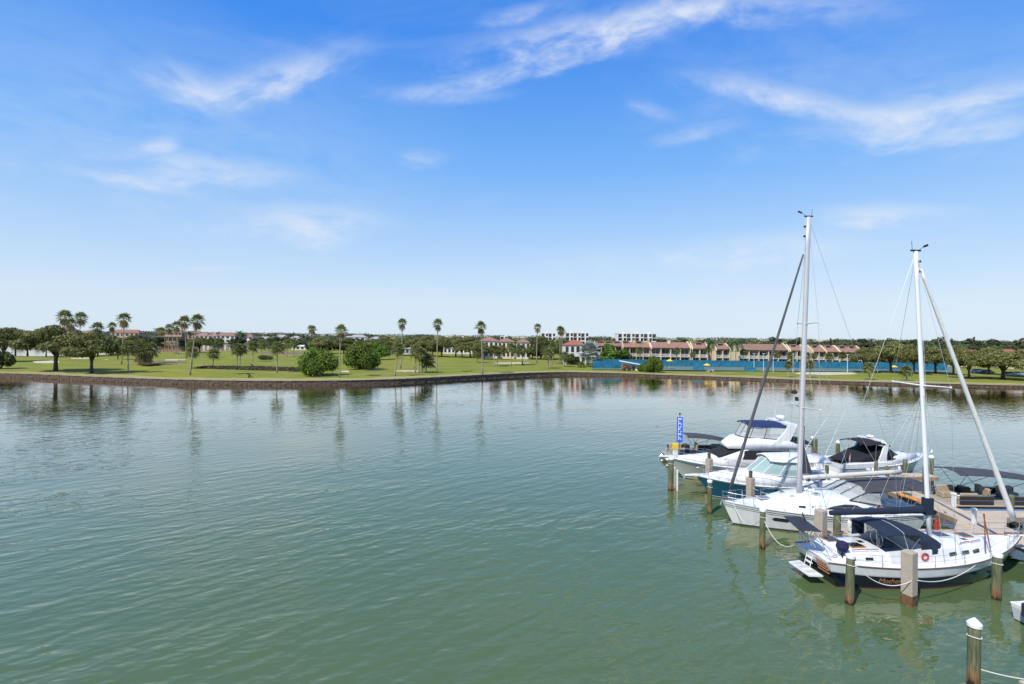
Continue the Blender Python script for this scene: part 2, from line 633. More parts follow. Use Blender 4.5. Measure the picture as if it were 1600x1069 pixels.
# vertical back bank down to the channel
gb.sheet([[r[-1], (r[-1][0], r[-1][1] + .4, -.6)] for r in grid])
tag(gb.build('golf_course_ground', GRASS, smooth=True), 'mown golf course grass behind the seawall', 'grass', kind='structure')

# far land across the channel on the left
fl = MB()
far_pts = [PD(px, 536.2, 545) for px in (-420, -200, 0, 200, 400, 520)]
fl.sheet([[(p.x, p.y, -0.5), (p.x, p.y + 0.5, 1.0), (p.x * 1.15, p.y + 90, 1.6), (p.x * 3.5, p.y + 1500, 2.0)] for p in far_pts])
tag(fl.build('far_shore_ground', mat('far_lawn', (0.09, 0.11, 0.04), .9, var=.4, vscale=.05)), 'low green shore across the channel', 'ground', kind='structure')

# ------------------------------------------------------------------ seawall
wall = empty('seawall', SHORE[len(SHORE) // 2], 0, 'long brown weathered concrete seawall edging the golf course', 'seawall')
W0 = wall.location.copy()
W_MAT = mat('seawall_face', (0.19, 0.13, 0.09), .95, var=.65, vscale=1.3, bump=.9, bscale=3.5, col2=(0.055, 0.038, 0.03))
CAP_MAT = mat('seawall_cap', (0.42, 0.35, 0.26), .9, var=.5, vscale=1.2, bump=.5, bscale=6)
rng = random.Random(4)
for i in range(len(SHORE) - 1):
    a, b = SHORE[i], SHORE[i + 1]
    d = (b - a); ln = d.length; ang = math.atan2(d.y, d.x)
    h = zg(a.x) - 0.12
    mb = MB()
    n = 5
    # uneven weathered face
    front = [[(ln * j / n, rng.uniform(-.05, .06) - 0.06 * (k == 0), -0.6 + (h + .6) * k / 4) for k in range(5)] for j in range(n + 1)]
    front[0] = [(0.03, y, z) for _, y, z in front[0]]
    front[-1] = [(ln - 0.03, y, z) for _, y, z in front[-1]]
    mb.sheet([r[::-1] for r in front])
    mb.add([(0.03, 0, h), (ln - .03, 0, h), (ln - .03, .45, h), (.03, .45, h)], [(0, 1, 2, 3)])
    o = mb.build('panel', W_MAT, wall)
    o.location = a - W0; o.rotation_euler = (0, 0, ang)
    mc = MB()
    mc.box(0.006, ln - 0.006, -.12 + rng.uniform(-.03, .03), .42, h + .003, h + .15 + rng.uniform(-.025, .02), bev=.03)
    o = mc.build('cap_stone', CAP_MAT, wall)
    o.location = a - W0; o.rotation_euler = (0, 0, ang)

# dry verge behind the wall
vg = MB()
vr = random.Random(6)
rows = []
for p in SHORE:
    q = p.x / p.y
    wd = 4.0 + 3.5 * vr.random()
    rows.append([(q * (p.y + t), p.y + t, zg(q * (p.y + t)) + .05 + .002 * t) for t in (.32, wd * .5, wd)])
vg.sheet(rows)
tag(vg.build('dry_verge', mat('dry_grass', (0.36, 0.28, 0.12), .95, var=.5, vscale=.8, bump=.5, bscale=4, col2=(0.27, 0.25, 0.06)), smooth=True), 'strip of dry tan grass behind the seawall', 'grass', kind='structure')

# ------------------------------------------------------------------ sand, path, beds on the course
SAND = mat('bunker_sand', (0.62, 0.52, 0.38), .95, var=.25, vscale=.7, bump=.4, bscale=4)


def patch(name, px, py, hw_px, hh_px, m, lift, label, cat, seed=0, kind='structure', group=None):
    """irregular flat patch lying on the ground, given by its outline in the photograph"""
    r = random.Random(seed + int(px))
    ring = []
    for k in range(22):
        a = 2 * PI * k / 22
        q = 1 + .22 * math.sin(2 * a + r.random() * 3) + r.uniform(-.08, .08)
        g = G(px + math.cos(a) * hw_px * q, py - math.sin(a) * hh_px * q)
        ring.append(g)
    c = sum(ring, Vector()) / len(ring)
    mb = MB()
    mb.add([(p.x - c.x, p.y - c.y, p.z - c.z + 0.11 + lift) for p in ring], [tuple(range(22))])
    mb.add([(p.x - c.x, p.y - c.y, p.z - c.z + 0.11 + lift) for p in ring] + [((p.x - c.x) * 1.04, (p.y - c.y) * 1.04, p.z - c.z - .1) for p in ring],
           [(k, (k + 1) % 22, 22 + (k + 1) % 22, 22 + k) for k in range(22)])
    o = mb.build(name, m)
    o.location = c
    return tag(o, label, cat, group, kind)


patch('sand_bunker', 549, 581, 16, 1.6, SAND, 0, 'pale sand bunker between the two round bushes and the seawall', 'sand bunker')
patch('sand_bunker', 577, 577.6, 15, .9, SAND, 0, 'thin pale bunker at the foot of the round tree', 'sand bunker')
patch('sand_bunker', 637, 580, 16, .9, SAND, 0, 'narrow sand bunker beside the leaning thin palms', 'sand bunker')
patch('sand_bunker', 73, 566, 17, 2.4, SAND, 0, 'wide sand bunker behind the spreading oak', 'sand bunker')
patch('sand_bunker', 128, 560, 14, 1.2, SAND, 0, 'sand bunker near the channel bank', 'sand bunker')
patch('sand_bunker', 158, 562, 9, 1.0, SAND, 0, 'small sand bunker beside the forked oak', 'sand bunker')
patch('sand_bunker', 1290, 584, 40, 2.4, SAND, 0, 'large pale sand bunker in front of the tennis courts', 'sand bunker')
patch('sand_bunker', 800, 567.5, 22, .9, SAND, 0, 'pale sand strip among the cabbage palms', 'sand bunker')
DIRT = mat('bare_dirt', (0.22, 0.15, 0.085), .95, var=.4, vscale=.5)
patch('bare_dirt', 262, 566, 26, 2.0, DIRT, 0, 'bare brown dirt patch on the fairway', 'dirt')
patch('bare_dirt', 440, 552, 40, 2.0, DIRT, 0, 'bare brown rough beside the cart path', 'dirt')
patch('bare_dirt', 275, 562.5, 14, .6, SAND, 0.02, 'thin sandy scrape on the fairway', 'sand')
pth = MB()
pp = [G(356, 559.5), G(400, 558.5), G(440, 556.5), G(475, 555)]
pth.sheet([[(p.x, p.y - .9, p.z + .14), (p.x, p.y + .9, p.z + .14)] for p in pp])
tag(pth.build('cart_path', mat('path_concrete', (.5, .46, .4), .9, var=.2)), 'pale concrete golf cart path', 'path', kind='structure')


def ZT(px, py, d):
    """height of a point seen at a pixel, at distance d"""
    return EYE - (U(px, py)[1] - HOR) * d / FPX


# ------------------------------------------------------------------ vegetation
BARK = mat('oak_bark', (0.12, 0.10, 0.08), .95, var=.5, vscale=5, bump=.6, bscale=12)
PALM_BARK = mat('palm_trunk', (0.40, 0.345, 0.275), .95, var=.4, vscale=6, bump=.5, bscale=9, stretch=(1, 1, 4))
OAK_LEAF = leaf_mat('oak_leaves', (0.105, 0.118, 0.034), (0.300, 0.295, 0.100), trans=.4)
DARK_LEAF = leaf_mat('ficus_leaves', (0.055, 0.075, 0.022), (0.155, 0.175, 0.058), trans=.35)
BUSH_LEAF = leaf_mat('bush_leaves', (0.065, 0.120, 0.018), (0.250, 0.340, 0.052), trans=.4)
BRIGHT_LEAF = leaf_mat('bright_leaves', (0.050, 0.110, 0.012), (0.160, 0.270, 0.030))
FAR_LEAF = leaf_mat('distant_leaves', (0.055, 0.070, 0.034), (0.120, 0.135, 0.066), trans=.3)
FAN_LEAF = leaf_mat('fan_palm_leaves', (0.11, 0.135, 0.04), (0.30, 0.32, 0.10), trans=.35)
SKIRT = leaf_mat('dead_palm_leaves', (0.253, 0.172, 0.092), (0.529, 0.380, 0.218), trans=.2)
SABAL_LEAF = leaf_mat('cabbage_palm_leaves', (0.095, 0.12, 0.035), (0.28, 0.29, 0.10), (0.40, 0.32, 0.15), trans=.35)
COCO_LEAF = leaf_mat('feather_palm_leaves', (0.058, 0.104, 0.039), (0.156, 0.221, 0.078), trans=.25)
SILVER_LEAF = leaf_mat('silver_palm_leaves', (0.220, 0.260, 0.240), (0.420, 0.460, 0.440), trans=.1)
RED_LEAF = leaf_mat('reddish_leaves', (0.200, 0.130, 0.070), (0.300, 0.220, 0.120))
HEDGE_LEAF = leaf_mat('groundcover_leaves', (0.060, 0.050, 0.030), (0.130, 0.110, 0.060))


def leaf_cloud(name, lobes, n, size, m, seed, shell=.55):
    """n leaf clumps spread through the outer volume of a set of ellipsoid lobes (cx,cy,cz,rx,ry,rz)"""
    r = np.random.default_rng(seed)
    vol = np.array([l[3] * l[4] * l[5] for l in lobes]) ** (2 / 3)
    which = r.choice(len(lobes), n, p=vol / vol.sum())
    Lb = np.array(lobes)[which]
    d = r.normal(size=(n, 3)); d /= np.linalg.norm(d, axis=1)[:, None]
    rad = shell + (1.04 - shell) * r.random(n) ** .6
    rad = np.where(r.random(n) < .13, rad * (1 + .32 * r.random(n)), rad)
    pos = Lb[:, :3] + d * Lb[:, 3:] * rad[:, None]
    nrm = d + r.normal(scale=.55, size=(n, 3)) + np.array([0, 0, .35])
    nrm /= np.linalg.norm(nrm, axis=1)[:, None]
    t = np.cross(nrm, r.normal(size=(n, 3))); t /= np.linalg.norm(t, axis=1)[:, None]
    b = np.cross(nrm, t)
    s = (size * (.6 + .8 * r.random(n)))[:, None]
    bend = nrm * s * .25
    V = np.stack([pos - t * s, pos - b * s * .6 + bend, pos + t * s, pos + b * s * .6 + bend], 1).reshape(-1, 3)
    me = bpy.data.meshes.new(name)
    me.vertices.add(n * 4); me.vertices.foreach_set('co', V.ravel())
    me.loops.add(n * 4); me.loops.foreach_set('vertex_index', np.arange(n * 4))
    me.polygons.add(n)
    me.polygons.foreach_set('loop_start', np.arange(0, n * 4, 4))
    me.polygons.foreach_set('loop_total', np.full(n, 4))
    me.materials.append(m)
    me.update(calc_edges=True)
    return me


def oak_proto(seed, n, m, spread=1.0, low=.38, size=.34):
    """unit: crown 10 wide, 7 tall overall"""
    r = random.Random(seed)
    lobes = []
    for k in range(30):
        a = k * 2.39996 + r.uniform(-.4, .4); q = math.sqrt((k + .5) / 30) * 4.0
        room = 7 - 7 * low - 1.3
        zc = 7 * low + .7 + (1 - (q / 4.6) ** 2) * room * r.uniform(.2, 1.0)
        rr = r.uniform(1.0, 1.6)
        flat = .48 if low > .3 else .7
        lobes.append((q * math.cos(a), q * math.sin(a), zc, rr * 1.15, rr * 1.15, rr * flat))
    crown = leaf_cloud('crown', lobes, n, size, m, seed)
    mb = MB()
    base = 7 * low
    bend = r.uniform(-.25, .25)
    mb.tube([(0, 0, -.2), (bend * .4, 0, base * .5), (bend, 0, base)], 0, 8, radii=[.36, .26, .24])
    for l in lobes[:9]:
        q = r.uniform(.5, 1.0)
        mb.tube([(bend * q, 0, base * q), (l[0] * .45 + bend * .5, l[1] * .45, base + (l[2] - base) * .45), (l[0], l[1], l[2])], 0, 5, radii=[.17, .11, .04])
    trunk = mb.mesh('trunk', BARK, True)
    return crown, trunk


PROTO = {
    'oak': [oak_proto(s, 8500, OAK_LEAF, low=.33, size=.21) for s in (1, 2, 3)],
    'dark': [oak_proto(s, 7000, DARK_LEAF, low=.12, size=.22) for s in (4, 5)],
    'far': [oak_proto(s, 2600, FAR_LEAF, low=.0, size=.45) for s in (6, 7, 8)],
    'bright': [oak_proto(9, 3600, BRIGHT_LEAF, low=.08)],
}


def bush_proto(seed, n, m, size):
    r = random.Random(seed)
    lobes = []
    for k in range(15):
        a = r.uniform(0, 2 * PI); q = math.sqrt(r.random()) * 3.4
        zc = .9 + (1 - (q / 4.2) ** 2) * 3.6 * r.uniform(.3, .95)
        rr = r.uniform(1.1, 1.8)
        lobes.append((q * math.cos(a), q * math.sin(a), zc, rr * 1.1, rr * 1.1, rr))
    crown = leaf_cloud('crown', lobes, n, size, m, seed)
    mb = MB()
    for l in lobes[:6]:
        mb.tube([(l[0] * .1, l[1] * .1, -.2), (l[0] * .5, l[1] * .5, l[2] * .6), l[:3]], 0, 5, radii=[.15, .1, .04])
    return crown, mb.mesh('trunk', BARK, True)


PROTO['bush'] = [bush_proto(21, 8000, BUSH_LEAF, .2), bush_proto(22, 8000, BUSH_LEAF, .2)]
PROTO['darkbush'] = [bush_proto(23, 3200, DARK_LEAF, .3)]
PROTO['redbush'] = [bush_proto(24, 1200, RED_LEAF, .4)]
UNIT = {'oak': (10.2, 7.0), 'dark': (10.2, 6.9), 'far': (10.2, 6.8), 'bright': (10.2, 6.8), 'bush': (9.2, 5.6), 'darkbush': (9.2, 5.6), 'redbush': (9.2, 5.6)}
tcount = [0]


def tree(kind, px, base, top, wpx, name, label, group=None, pos=None, cat='tree'):
    g = pos if pos is not None else G(px, base)
    d = g.y
    h = ZT(px, top, d) - g.z
    w = wpx * d / FPX
    tcount[0] += 1
    e = empty(name, g, (tcount[0] * 2.4) % 6.28, label, cat, group)
    var = PROTO[kind][tcount[0] % len(PROTO[kind])]
    u = UNIT[kind]
    e.scale = (w / u[0], w / u[0], h / u[1])
    link('crown', var[0], e); link('trunk', var[1], e)
    return e


def fan_frond(mb, o, d, up, pet, rad, nseg, r, droop=.3, split=.4):
    """a stalk and a pleated fan of leaf blades"""
    d = d.normalized()
    side = d.cross(up)
    if side.length < 1e-3:
        side = Vector((1, 0, 0))
    side.normalize()
    nz = side.cross(d).normalized()
    c = o + d * pet - Vector((0, 0, droop * .25 * pet))
    mb.add([o - side * .02, o + side * .02, c + side * .015, c - side * .015], [(0, 1, 2, 3)])
    for k in range(nseg):
        a = (k / (nseg - 1) - .5) * R(230)
        dirv = d * math.cos(a) + side * math.sin(a)
        tip = c + dirv * rad * r.uniform(.85, 1.1) - Vector((0, 0, droop * rad * (.5 + .5 * r.random())))
        w = side * math.cos(a) * .085 * rad - d * math.sin(a) * .085 * rad
        midp = c + dirv * rad * split
        mb.add([c, midp - w + nz * .03, tip, midp + w - nz * .03], [(0, 1, 2, 3)])


def fan_crown(seed, n, pet, rad, lo, hi, m, nseg=9, droop=.3):
    r = random.Random(seed)
    mb = MB()
    for k in range(n):
        a = k * 2.39996 + r.uniform(-.2, .2)
        e = R(lo + (hi - lo) * ((k + .5) / n) ** .8 + r.uniform(-7, 7))
        d = Vector((math.cos(a) * math.cos(e), math.sin(a) * math.cos(e), math.sin(e)))
        fan_frond(mb, Vector((0, 0, 0)), d, Vector((0, 0, 1)), pet * r.uniform(.8, 1.15), rad * r.uniform(.8, 1.15), nseg, r, droop)
    return mb.mesh('crown', m)


FAN = [fan_crown(s, 28, .95, .95, -34, 82, FAN_LEAF, 9, .45) for s in (31, 32, 33)]
FSK = [fan_crown(s, 22, .55, .75, -80, -38, SKIRT, 7, .5) for s in (34, 35)]
SAB = [fan_crown(s, 42, .85, .95, -60, 82, SABAL_LEAF, 9, .5) for s in (36, 37, 38)]
SSK = [fan_crown(s, 12, .6, .7, -80, -55, SKIRT, 6, .5) for s in (39,)]
SIL = [fan_crown(41, 44, 1.0, 1.0, -50, 80, SILVER_LEAF, 11, .1)]


def feather_crown(seed, n, length, m):
    r = random.Random(seed)
    mb = MB()
    for k in range(n):
        a = k * 2.39996 + r.uniform(-.2, .2)
        e0 = R(-25 + 100 * (k / n))
        h = Vector((math.cos(a), math.sin(a), 0))
        pts = []
        p = Vector((0, 0, 0)); e = e0
        for s in range(9):
            pts.append(p.copy())
            p = p + (h * math.cos(e) + Vector((0, 0, math.sin(e)))) * length / 8
            e -= R(11 + 5 * r.random())
        side = h.cross(Vector((0, 0, 1)))
        for s in range(1, 9):
            q = pts[s]; dirv = (pts[s] - pts[s - 1]).normalized()
            ll = length * .20 * math.sin(PI * (s + .8) / 10) + .12
            for sg in (-1, 1):
                for off in (0, .5):
                    b0 = q - dirv * length / 8 * off
                    tip = b0 + side * sg * ll + dirv * ll * .5 - Vector((0, 0, ll * .55))
                    mb.add([b0 - dirv * .09, b0 + dirv * .09, tip], [(0, 1, 2)])
        mb.tube(pts, .03, 3, r1=.01)
    return mb.mesh('crown', m)


COC = [feather_crown(s, 20, 3.2, COCO_LEAF) for s in (42, 43)]
pcount = [0]


def palm(kind, px, base, top, name, label, group=None, wpx=None, lean=0.0, basepx=None, pos=None, r0=None):
    """a palm whose crown top shows at (px, top) and whose trunk stands at (basepx, base)"""
    g = pos if pos is not None else G(basepx if basepx is not None else px, base)
    d = g.y
    pcount[0] += 1
    i = pcount[0]
    r = random.Random(i)
    ztop = ZT(px, top, d) - g.z
    dx = (px - 800) * d / FPX - g.x
    fan, u, up = {'fan': (FAN, 1.75, 1.35), 'sabal': (SAB, 1.65, 1.35), 'silver': (SIL, 1.95, 1.6), 'coco': (COC, 2.7, 1.7)}[kind]
    w = (wpx * 1.3 * d / FPX / 2) if wpx else u
    sc = w / u
    zc = max(.6, ztop - up * sc)
    e = empty(name, g, 0, label, 'palm tree', group)
    r0 = r0 or {'fan': .165, 'sabal': .20, 'silver': .3, 'coco': .19}[kind]
    mb = MB()
    n = 9
    pts, rad = [], []
    bow = r.uniform(-.25, .25) + lean
    for k in range(n):
        t = k / (n - 1)
        pts.append((dx * t ** 1.25 + bow * math.sin(PI * t) * .6, r.uniform(-.02, .02), -.15 + (zc + .15) * t))
        rad.append(r0 * (1.45 if k == 0 else 1.1 - .35 * t) * (1 + r.uniform(-.05, .05)))
    mb.tube(pts, 0, 8, radii=rad)
    mb.build('trunk', PALM_BARK, e, True)
    c = link('crown', fan[i % len(fan)], e)
    c.location = (dx, 0, zc); c.rotation_euler = (r.uniform(-.1, .1), r.uniform(-.1, .1), r.uniform(0, 6)); c.scale = (sc, sc, sc)
    if kind in ('fan', 'sabal'):
        sk = link('dead_fronds', (FSK if kind == 'fan' else SSK)[i % (2 if kind == 'fan' else 1)], e)
        k = sc * (1.25 if kind == 'fan' else .95)
        sk.location = (dx, 0, zc - .05); sk.rotation_euler = (0, 0, r.uniform(0, 6)); sk.scale = (k * .85, k * .85, k * (1.25 if kind == 'fan' else 1))
    return e


TALL = 'tall fan palms on the golf course'
# tall slender fan palms
for (px, base, top, bx, w, lab) in [
    (101, 557, 484, 103, 21, 'tallest fan palm of the trio rising behind the spreading oak'),
    (111, 558, 497, 113, 17, 'shortest fan palm of the trio behind the spreading oak'),
    (126, 557, 487, 123, 18, 'fan palm with a brown skirt, of the trio behind the oak'),
    (152, 556, 503, 152, 18, 'greenish palm head poking up behind the forked oak'),
    (175, 556, 503, 177, 13, 'small fan palm in front of the red roofed villa'),
    (193.5, 569, 488, 190, 20, 'tall straight fan palm beside the brown skirted palm thicket'),
    (264, 553, 506, 276, 13, 'leaning fan palm, second in the clump fronting the stone mansion'),
    (252, 553, 511, 273, 12, 'strongly leaning fan palm fronting the stone mansion'),
    (276, 554, 501, 279, 15, 'straight fan palm in the clump fronting the stone mansion'),
    (288, 560, 493, 291, 18, 'tall pale fan palm next to the bent trunk palm'),
    (308, 587, 490, 297, 21, 'tall fan palm with a long bent trunk near the seawall'),
    (486, 545, 508, 485.5, 11, None), (489, 546, 508.5, 488.5, 11, None),
    (533, 590, 506, 530.5, 20, 'tall fan palm standing by the seawall between the two round bushes'),
    (628.5, 576, 497, 626, 15, 'tall fan palm rising above the leaning thin palms'),
    (684, 583, 497.5, 682.5, 16, 'tall fan palm right beside the clump of drooping cabbage palms'),
    (751.5, 585, 501, 754, 18, 'tall fan palm with a white base beside the open fairway'),
    (840, 567, 505, 838.5, 12, 'slim tall fan palm in front of the dark fig trees'),
    (875, 569, 509, 874.5, 12, 'tall fan palm of the close pair near the red roofed white house'),
    (878, 568, 511, 877.5, 11, 'shorter fan palm of the close pair near the red roofed white house')]:
    palm('fan', px, base, top, 'fan_palm', lab or 'fan palm of the distant twin pair behind the round bush', TALL, w, 0.0, bx)
# short round-headed cabbage palms
SABG = 'cabbage palms on the fairway'
for (px, base, top, w, bx, lab) in [
    (201, 583, 532, 21, 200.5, 'cabbage palm standing alone near the seawall by the forked oak'),
    (300, 577, 540, 18, 299, 'cabbage palm crossed by the long bent palm trunk'),
    (333.5, 576, 543, 17, 332, 'cabbage palm at the hedge end nearest the bent trunk palm'), (371, 574, 535, 18, 370, 'left palm of the twin cabbage palms in the low hedge'), (377, 573, 536, 17, 374.5, 'right palm of the twin cabbage palms in the low hedge'),
    (395, 565, 531, 17, 395, 'cabbage palm between the twin palms and the low flat bush'), (409, 556, 529, 15, 409, 'cabbage palm directly behind the low flat dark bush'), (434.5, 582, 532, 20, 433, 'tall cabbage palm standing in front of the low brown hedge'),
    (343, 545, 527, 13, 341, 'far cabbage palm before the white brown roofed villa'), (330, 543, 526, 12, 328, 'far cabbage palm before the pink roofed villa'), (449, 557, 529, 13, 449, 'slighter of two cabbage palms on the brown rough'), (460, 558, 529, 14, 459, 'fuller of two cabbage palms on the brown rough'), (421, 549, 527, 14, 420, 'cabbage palm on the channel edge behind the cart path'),
    (623, 588, 534, 19, 617, 'cabbage palm on a thin pale leaning trunk near the seawall'),
    (608, 560, 532, 14, 608, 'cabbage palm before the low beige building'),
    (651, 582, 537, 20, 649, 'drooping cabbage palm, first in the clump of four near the seawall'), (656, 583, 541, 19, 654, 'drooping cabbage palm, second in the clump of four near the seawall'),
    (661, 582, 545, 19, 659, 'drooping cabbage palm, third in the clump of four near the seawall'), (669, 582, 551, 22, 665.5, 'lowest drooping cabbage palm in the clump of four'),
    (746, 567, 541, 16, 746, 'cabbage palm just behind the tall palm with white base'), (773, 573, 538, 15, 772.5, 'cabbage palm of a close pair beside the sand strip'), (778, 572, 540, 14, 777, 'slighter cabbage palm of a close pair beside the sand strip'),
    (799, 571, 535, 15, 799.5, 'single cabbage palm at the middle of the sand strip'), (815, 570, 537, 17, 817, 'bushy cabbage palm beside the golfers on the sand strip'), (857, 575.5, 543, 17, 857, 'cabbage palm nearest the bank in front of the dark fig trees'),
    (863, 569, 534, 13, 863, 'cabbage palm in front of the close pair of fan palms'), (883, 573, 548, 15, 882, 'cabbage palm next to the clipped dark hedge bush'), (713, 555, 533, 12, 713, 'cabbage palm before the low white building under the tree line'), (1233, 590, 563, 12, 1232, 'small cabbage palm beside the large tennis bunker'),
    (1266, 591, 561, 15, 1265.5, 'cabbage palm at the tip of the large tennis bunker'), (1358, 594, 565, 17, 1359, 'cabbage palm with yellowed head on the open right lawn'), (1416, 595, 570, 17, 1416, 'shaggy cabbage palm standing alone before the oak grove')]:
    palm('sabal', px, base, top, 'cabbage_palm', lab or 'small round headed cabbage palm out on the fairway', SABG, w, 0, bx, r0=.17)
# palms around the houses
HG = 'palms along the townhouses'
for (k, px, base, top, w, lab) in [
    ('coco', 1112, 566, 529, 17, 'tall feather palm between two townhouse blocks'), ('coco', 1149.5, 568, 527, 22, 'tall wide feather palm in front of the townhouses'),
    ('sabal', 1107, 567, 541, 10, None), ('sabal', 1000, 567, 541, 12, None), ('sabal', 1058, 567, 542, 11, None), ('sabal', 1083, 567, 549, 9, None), ('sabal', 1162, 568, 544, 9, None), ('sabal', 1215, 569, 549, 10, None),
    ('sabal', 1236, 569, 549, 12, None), ('sabal', 1261, 569, 549, 12, None), ('sabal', 1272, 569, 551, 9, None), ('sabal', 1296, 569, 550, 12, None), ('sabal', 1316, 570, 548, 12, None), ('sabal', 1326, 570, 549, 10, None)]:
    palm(k, px, base, top, 'feather_palm' if k == 'coco' else 'cabbage_palm', lab or 'small palm between the tennis fence and the townhouses', HG, w, 0, r0=.15, pos=Vector(((px - 800) * 203 / FPX, 203, .7)))
palm('silver', 921, 573.5, 533, 'silver_palm', 'silvery grey fan palm at the end of the blue tennis fence', None, 32, r0=.34, basepx=919)
# pale low palm seedlings by the silver palm
for px, lab in ((909, 'low young palm on the side of the silver palm toward the dark hedge bush'), (931, 'low young palm between the silver palm and the blue fence')):
    palm('sabal', px, 574.5, 564, 'young_palm', lab, None, 12, r0=.12)
# palm thicket with brown skirts
for px, top, w, lab in ((214, 530, 17, 'skirted palm with bright green head, beside the lone tall fan palm'), (226, 535, 22, 'middle palm of the brown skirted thicket'), (236, 533, 22, 'leaning palm of the brown skirted thicket facing the channel')):
    e = palm('sabal', px, 570, top, 'skirted_palm', lab, 'palm thicket with brown skirts', w, 0, 222 + (px - 224) * .5, r0=.55)
    for k in range(3):
        sk = link('dead_fronds', FSK[k % 2], e); c = [o for o in e.children if o.name.startswith('crown')][0]
        sk.location = (c.location.x * (.85 - .2 * k), 0, c.location.z * (.85 - .22 * k)); sk.scale = (c.scale.x * .9, c.scale.x * .9, 1.5)

# trees of the left shore
tree('oak', 87, 580, 505, 98, 'oak_tree', 'broad spreading oak with a single trunk by the seawall')
tree('oak', 143, 583, 516, 80, 'oak_tree', 'forked oak with a leaning pale trunk by the seawall')
tree('oak', 4, 565, 509, 62, 'oak_tree', 'oak behind the dark bush on the shore bend')
tree('darkbush', -2, 577, 538, 44, 'shoreline_bush', 'dense dark bush on the seawall bend', cat='bush')
BK = 'small trees along the channel bank'
for px, base, top, w in [(43, 557, 516, 44), (72, 558, 519, 32), (112, 558, 518, 34), (118, 557, 515, 28), (153, 556, 520, 32), (173, 555, 524, 32), (184, 562, 526, 26), (208, 556, 522, 34), (312, 551, 526, 40), (24, 557, 510, 40)]:
    tree('oak', px, base, top, w, 'channel_tree', 'small olive green tree on the channel bank', BK)
tree('bush', 495.5, 587, 541, 68, 'round_bush', 'large round bush touching the low brown hedge near the golfer', cat='bush')
tree('bush', 563, 578, 535, 60, 'round_tree', 'round leafy tree with a short trunk beside the sand bunker', cat='tree')
tree('darkbush', 414, 562, 554, 27, 'low_bush', 'low flat dark bush beside the cart path', cat='bush')
tree('darkbush', 236, 571.5, 566.5, 36, 'low_bush', 'flat dark groundcover under the skirted palms', cat='bush')
tree('bright', 593, 562, 531, 34, 'leafy_tree', 'bright leafy tree just behind the round tree')
tree('darkbush', 894, 570, 550, 30, 'clipped_bush', 'clipped dark green bush beside the white house', cat='bush')
tree('bright', 957, 577, 535, 58, 'leafy_tree', 'bright green tree rising behind the blue tennis fence', pos=G(957, 570.5))
tree('bush', 1021, 582, 557, 38, 'shore_shrub', 'green shrub on the bank beside the white shelter', cat='bush')
tree('redbush', 979, 580, 565, 16, 'shore_shrub', 'dry reddish shrub at the white shelter', cat='bush')
tree('bush', 1003, 581, 569, 16, 'shore_shrub', 'small pale green shrub before the white shelter', cat='bush')
# low hedge of groundcover
hg = G(392, 578)
me = leaf_cloud('hedge', [((G(x, 577 + .02 * (x - 392)).x - hg.x), (G(x, 577 + .02 * (x - 392)).y - hg.y) + s * 1.6, .25, 3.2, 2.2, .55) for x in range(322, 474, 9) for s in (-1, 1)], 9000, .22, HEDGE_LEAF, 77, .3)
o = link('low_hedge', me); o.location = hg
tag(o, 'long low brownish hedge across the fairway', 'hedge')
# back treeline
BT = 'dark trees along the back of the golf course'
for px, base, top, w in [(505, 553, 525, 44), (537, 553, 526, 36), (577, 553, 529, 40), (625, 556, 527, 38), (650, 556, 526, 42), (668, 557, 523, 36), (690, 558, 524, 42), (712, 558, 524, 40), (735, 558, 524, 44), (760, 557, 529, 30), (600, 553, 527, 36), (676, 557, 531, 34), (722, 559, 534, 30), (748, 560, 530, 26), (788, 560, 533, 26), (862, 561, 529, 34), (808, 561, 536, 20), (757, 562, 537, 24), (784, 562, 538, 20), (770, 561, 539, 16), (826, 562, 539, 16), (900, 562, 538, 20)]:
    tree('oak', px, base, top, w, 'backdrop_tree', 'dark oak in the tree line behind the fairway', BT)
for px, base, top, w, lab in [(845, 562, 523, 44, 'big dark fig tree behind the slim tall fan palm'), (880, 562, 525, 40, 'big dark fig tree behind the close pair of fan palms'), (832, 561, 530, 26, 'smaller dark fig tree next to the cream townhouses')]:
    tree('dark', px, base, top, w, 'fig_tree', lab, 'dark fig trees')
for k in range(19):
    px = 488 + k * 15.2 + (k * 37 % 7)
    tree('far', px, 0, 526.5 + (k * 53 % 5), 26 + (k * 29 % 12), 'backdrop_tree', 'dense low crowned tree closing the gaps behind the dark oaks', 'low crowned trees behind the dark oaks', pos=Vector(((px - 800) * (330 + 6 * (k % 4)) / FPX, 330 + 6 * (k % 4), 1.3)))
# right-hand oak grove
for px, base, top, w, lab in [
    (1352, 583, 541, 40, 'oak at the edge of the grove nearest the townhouses'), (1392, 583, 531, 62, 'tallest oak of the grove by the tennis fence'), (1428, 585, 536, 48, 'oak between the two sailboat masts in the grove'),
    (1462, 584, 540, 54, 'broad oak shading the end of the blue fence'), (1490, 586, 538, 48, 'oak next to the forked grey trunk oak'), (1514, 592, 544, 56, 'oak with a forked pale grey trunk at the grove front'),
    (1567, 593, 546, 92, 'wide low oak with a short dark trunk by the parked cars'), (1545, 585, 541, 50, 'oak behind the wide low oak'), (1606, 590, 543, 66, 'oak at the far end of the grove beyond the parked cars')]:
    tree('oak', px, base, top, w, 'grove_oak', lab, 'oaks of the right-hand grove')
for px, top, w in [(1340, 538, 30), (1373, 539, 36), (1410, 537, 34), (1445, 539, 36), (1480, 541, 36), (1510, 541, 36), (1560, 540, 52), (1595, 541, 44), (1640, 541, 60)]:
    tree('far', px, 572, top, w, 'backdrop_tree', 'dense tree filling in behind the oak grove', 'trees behind the oak grove')
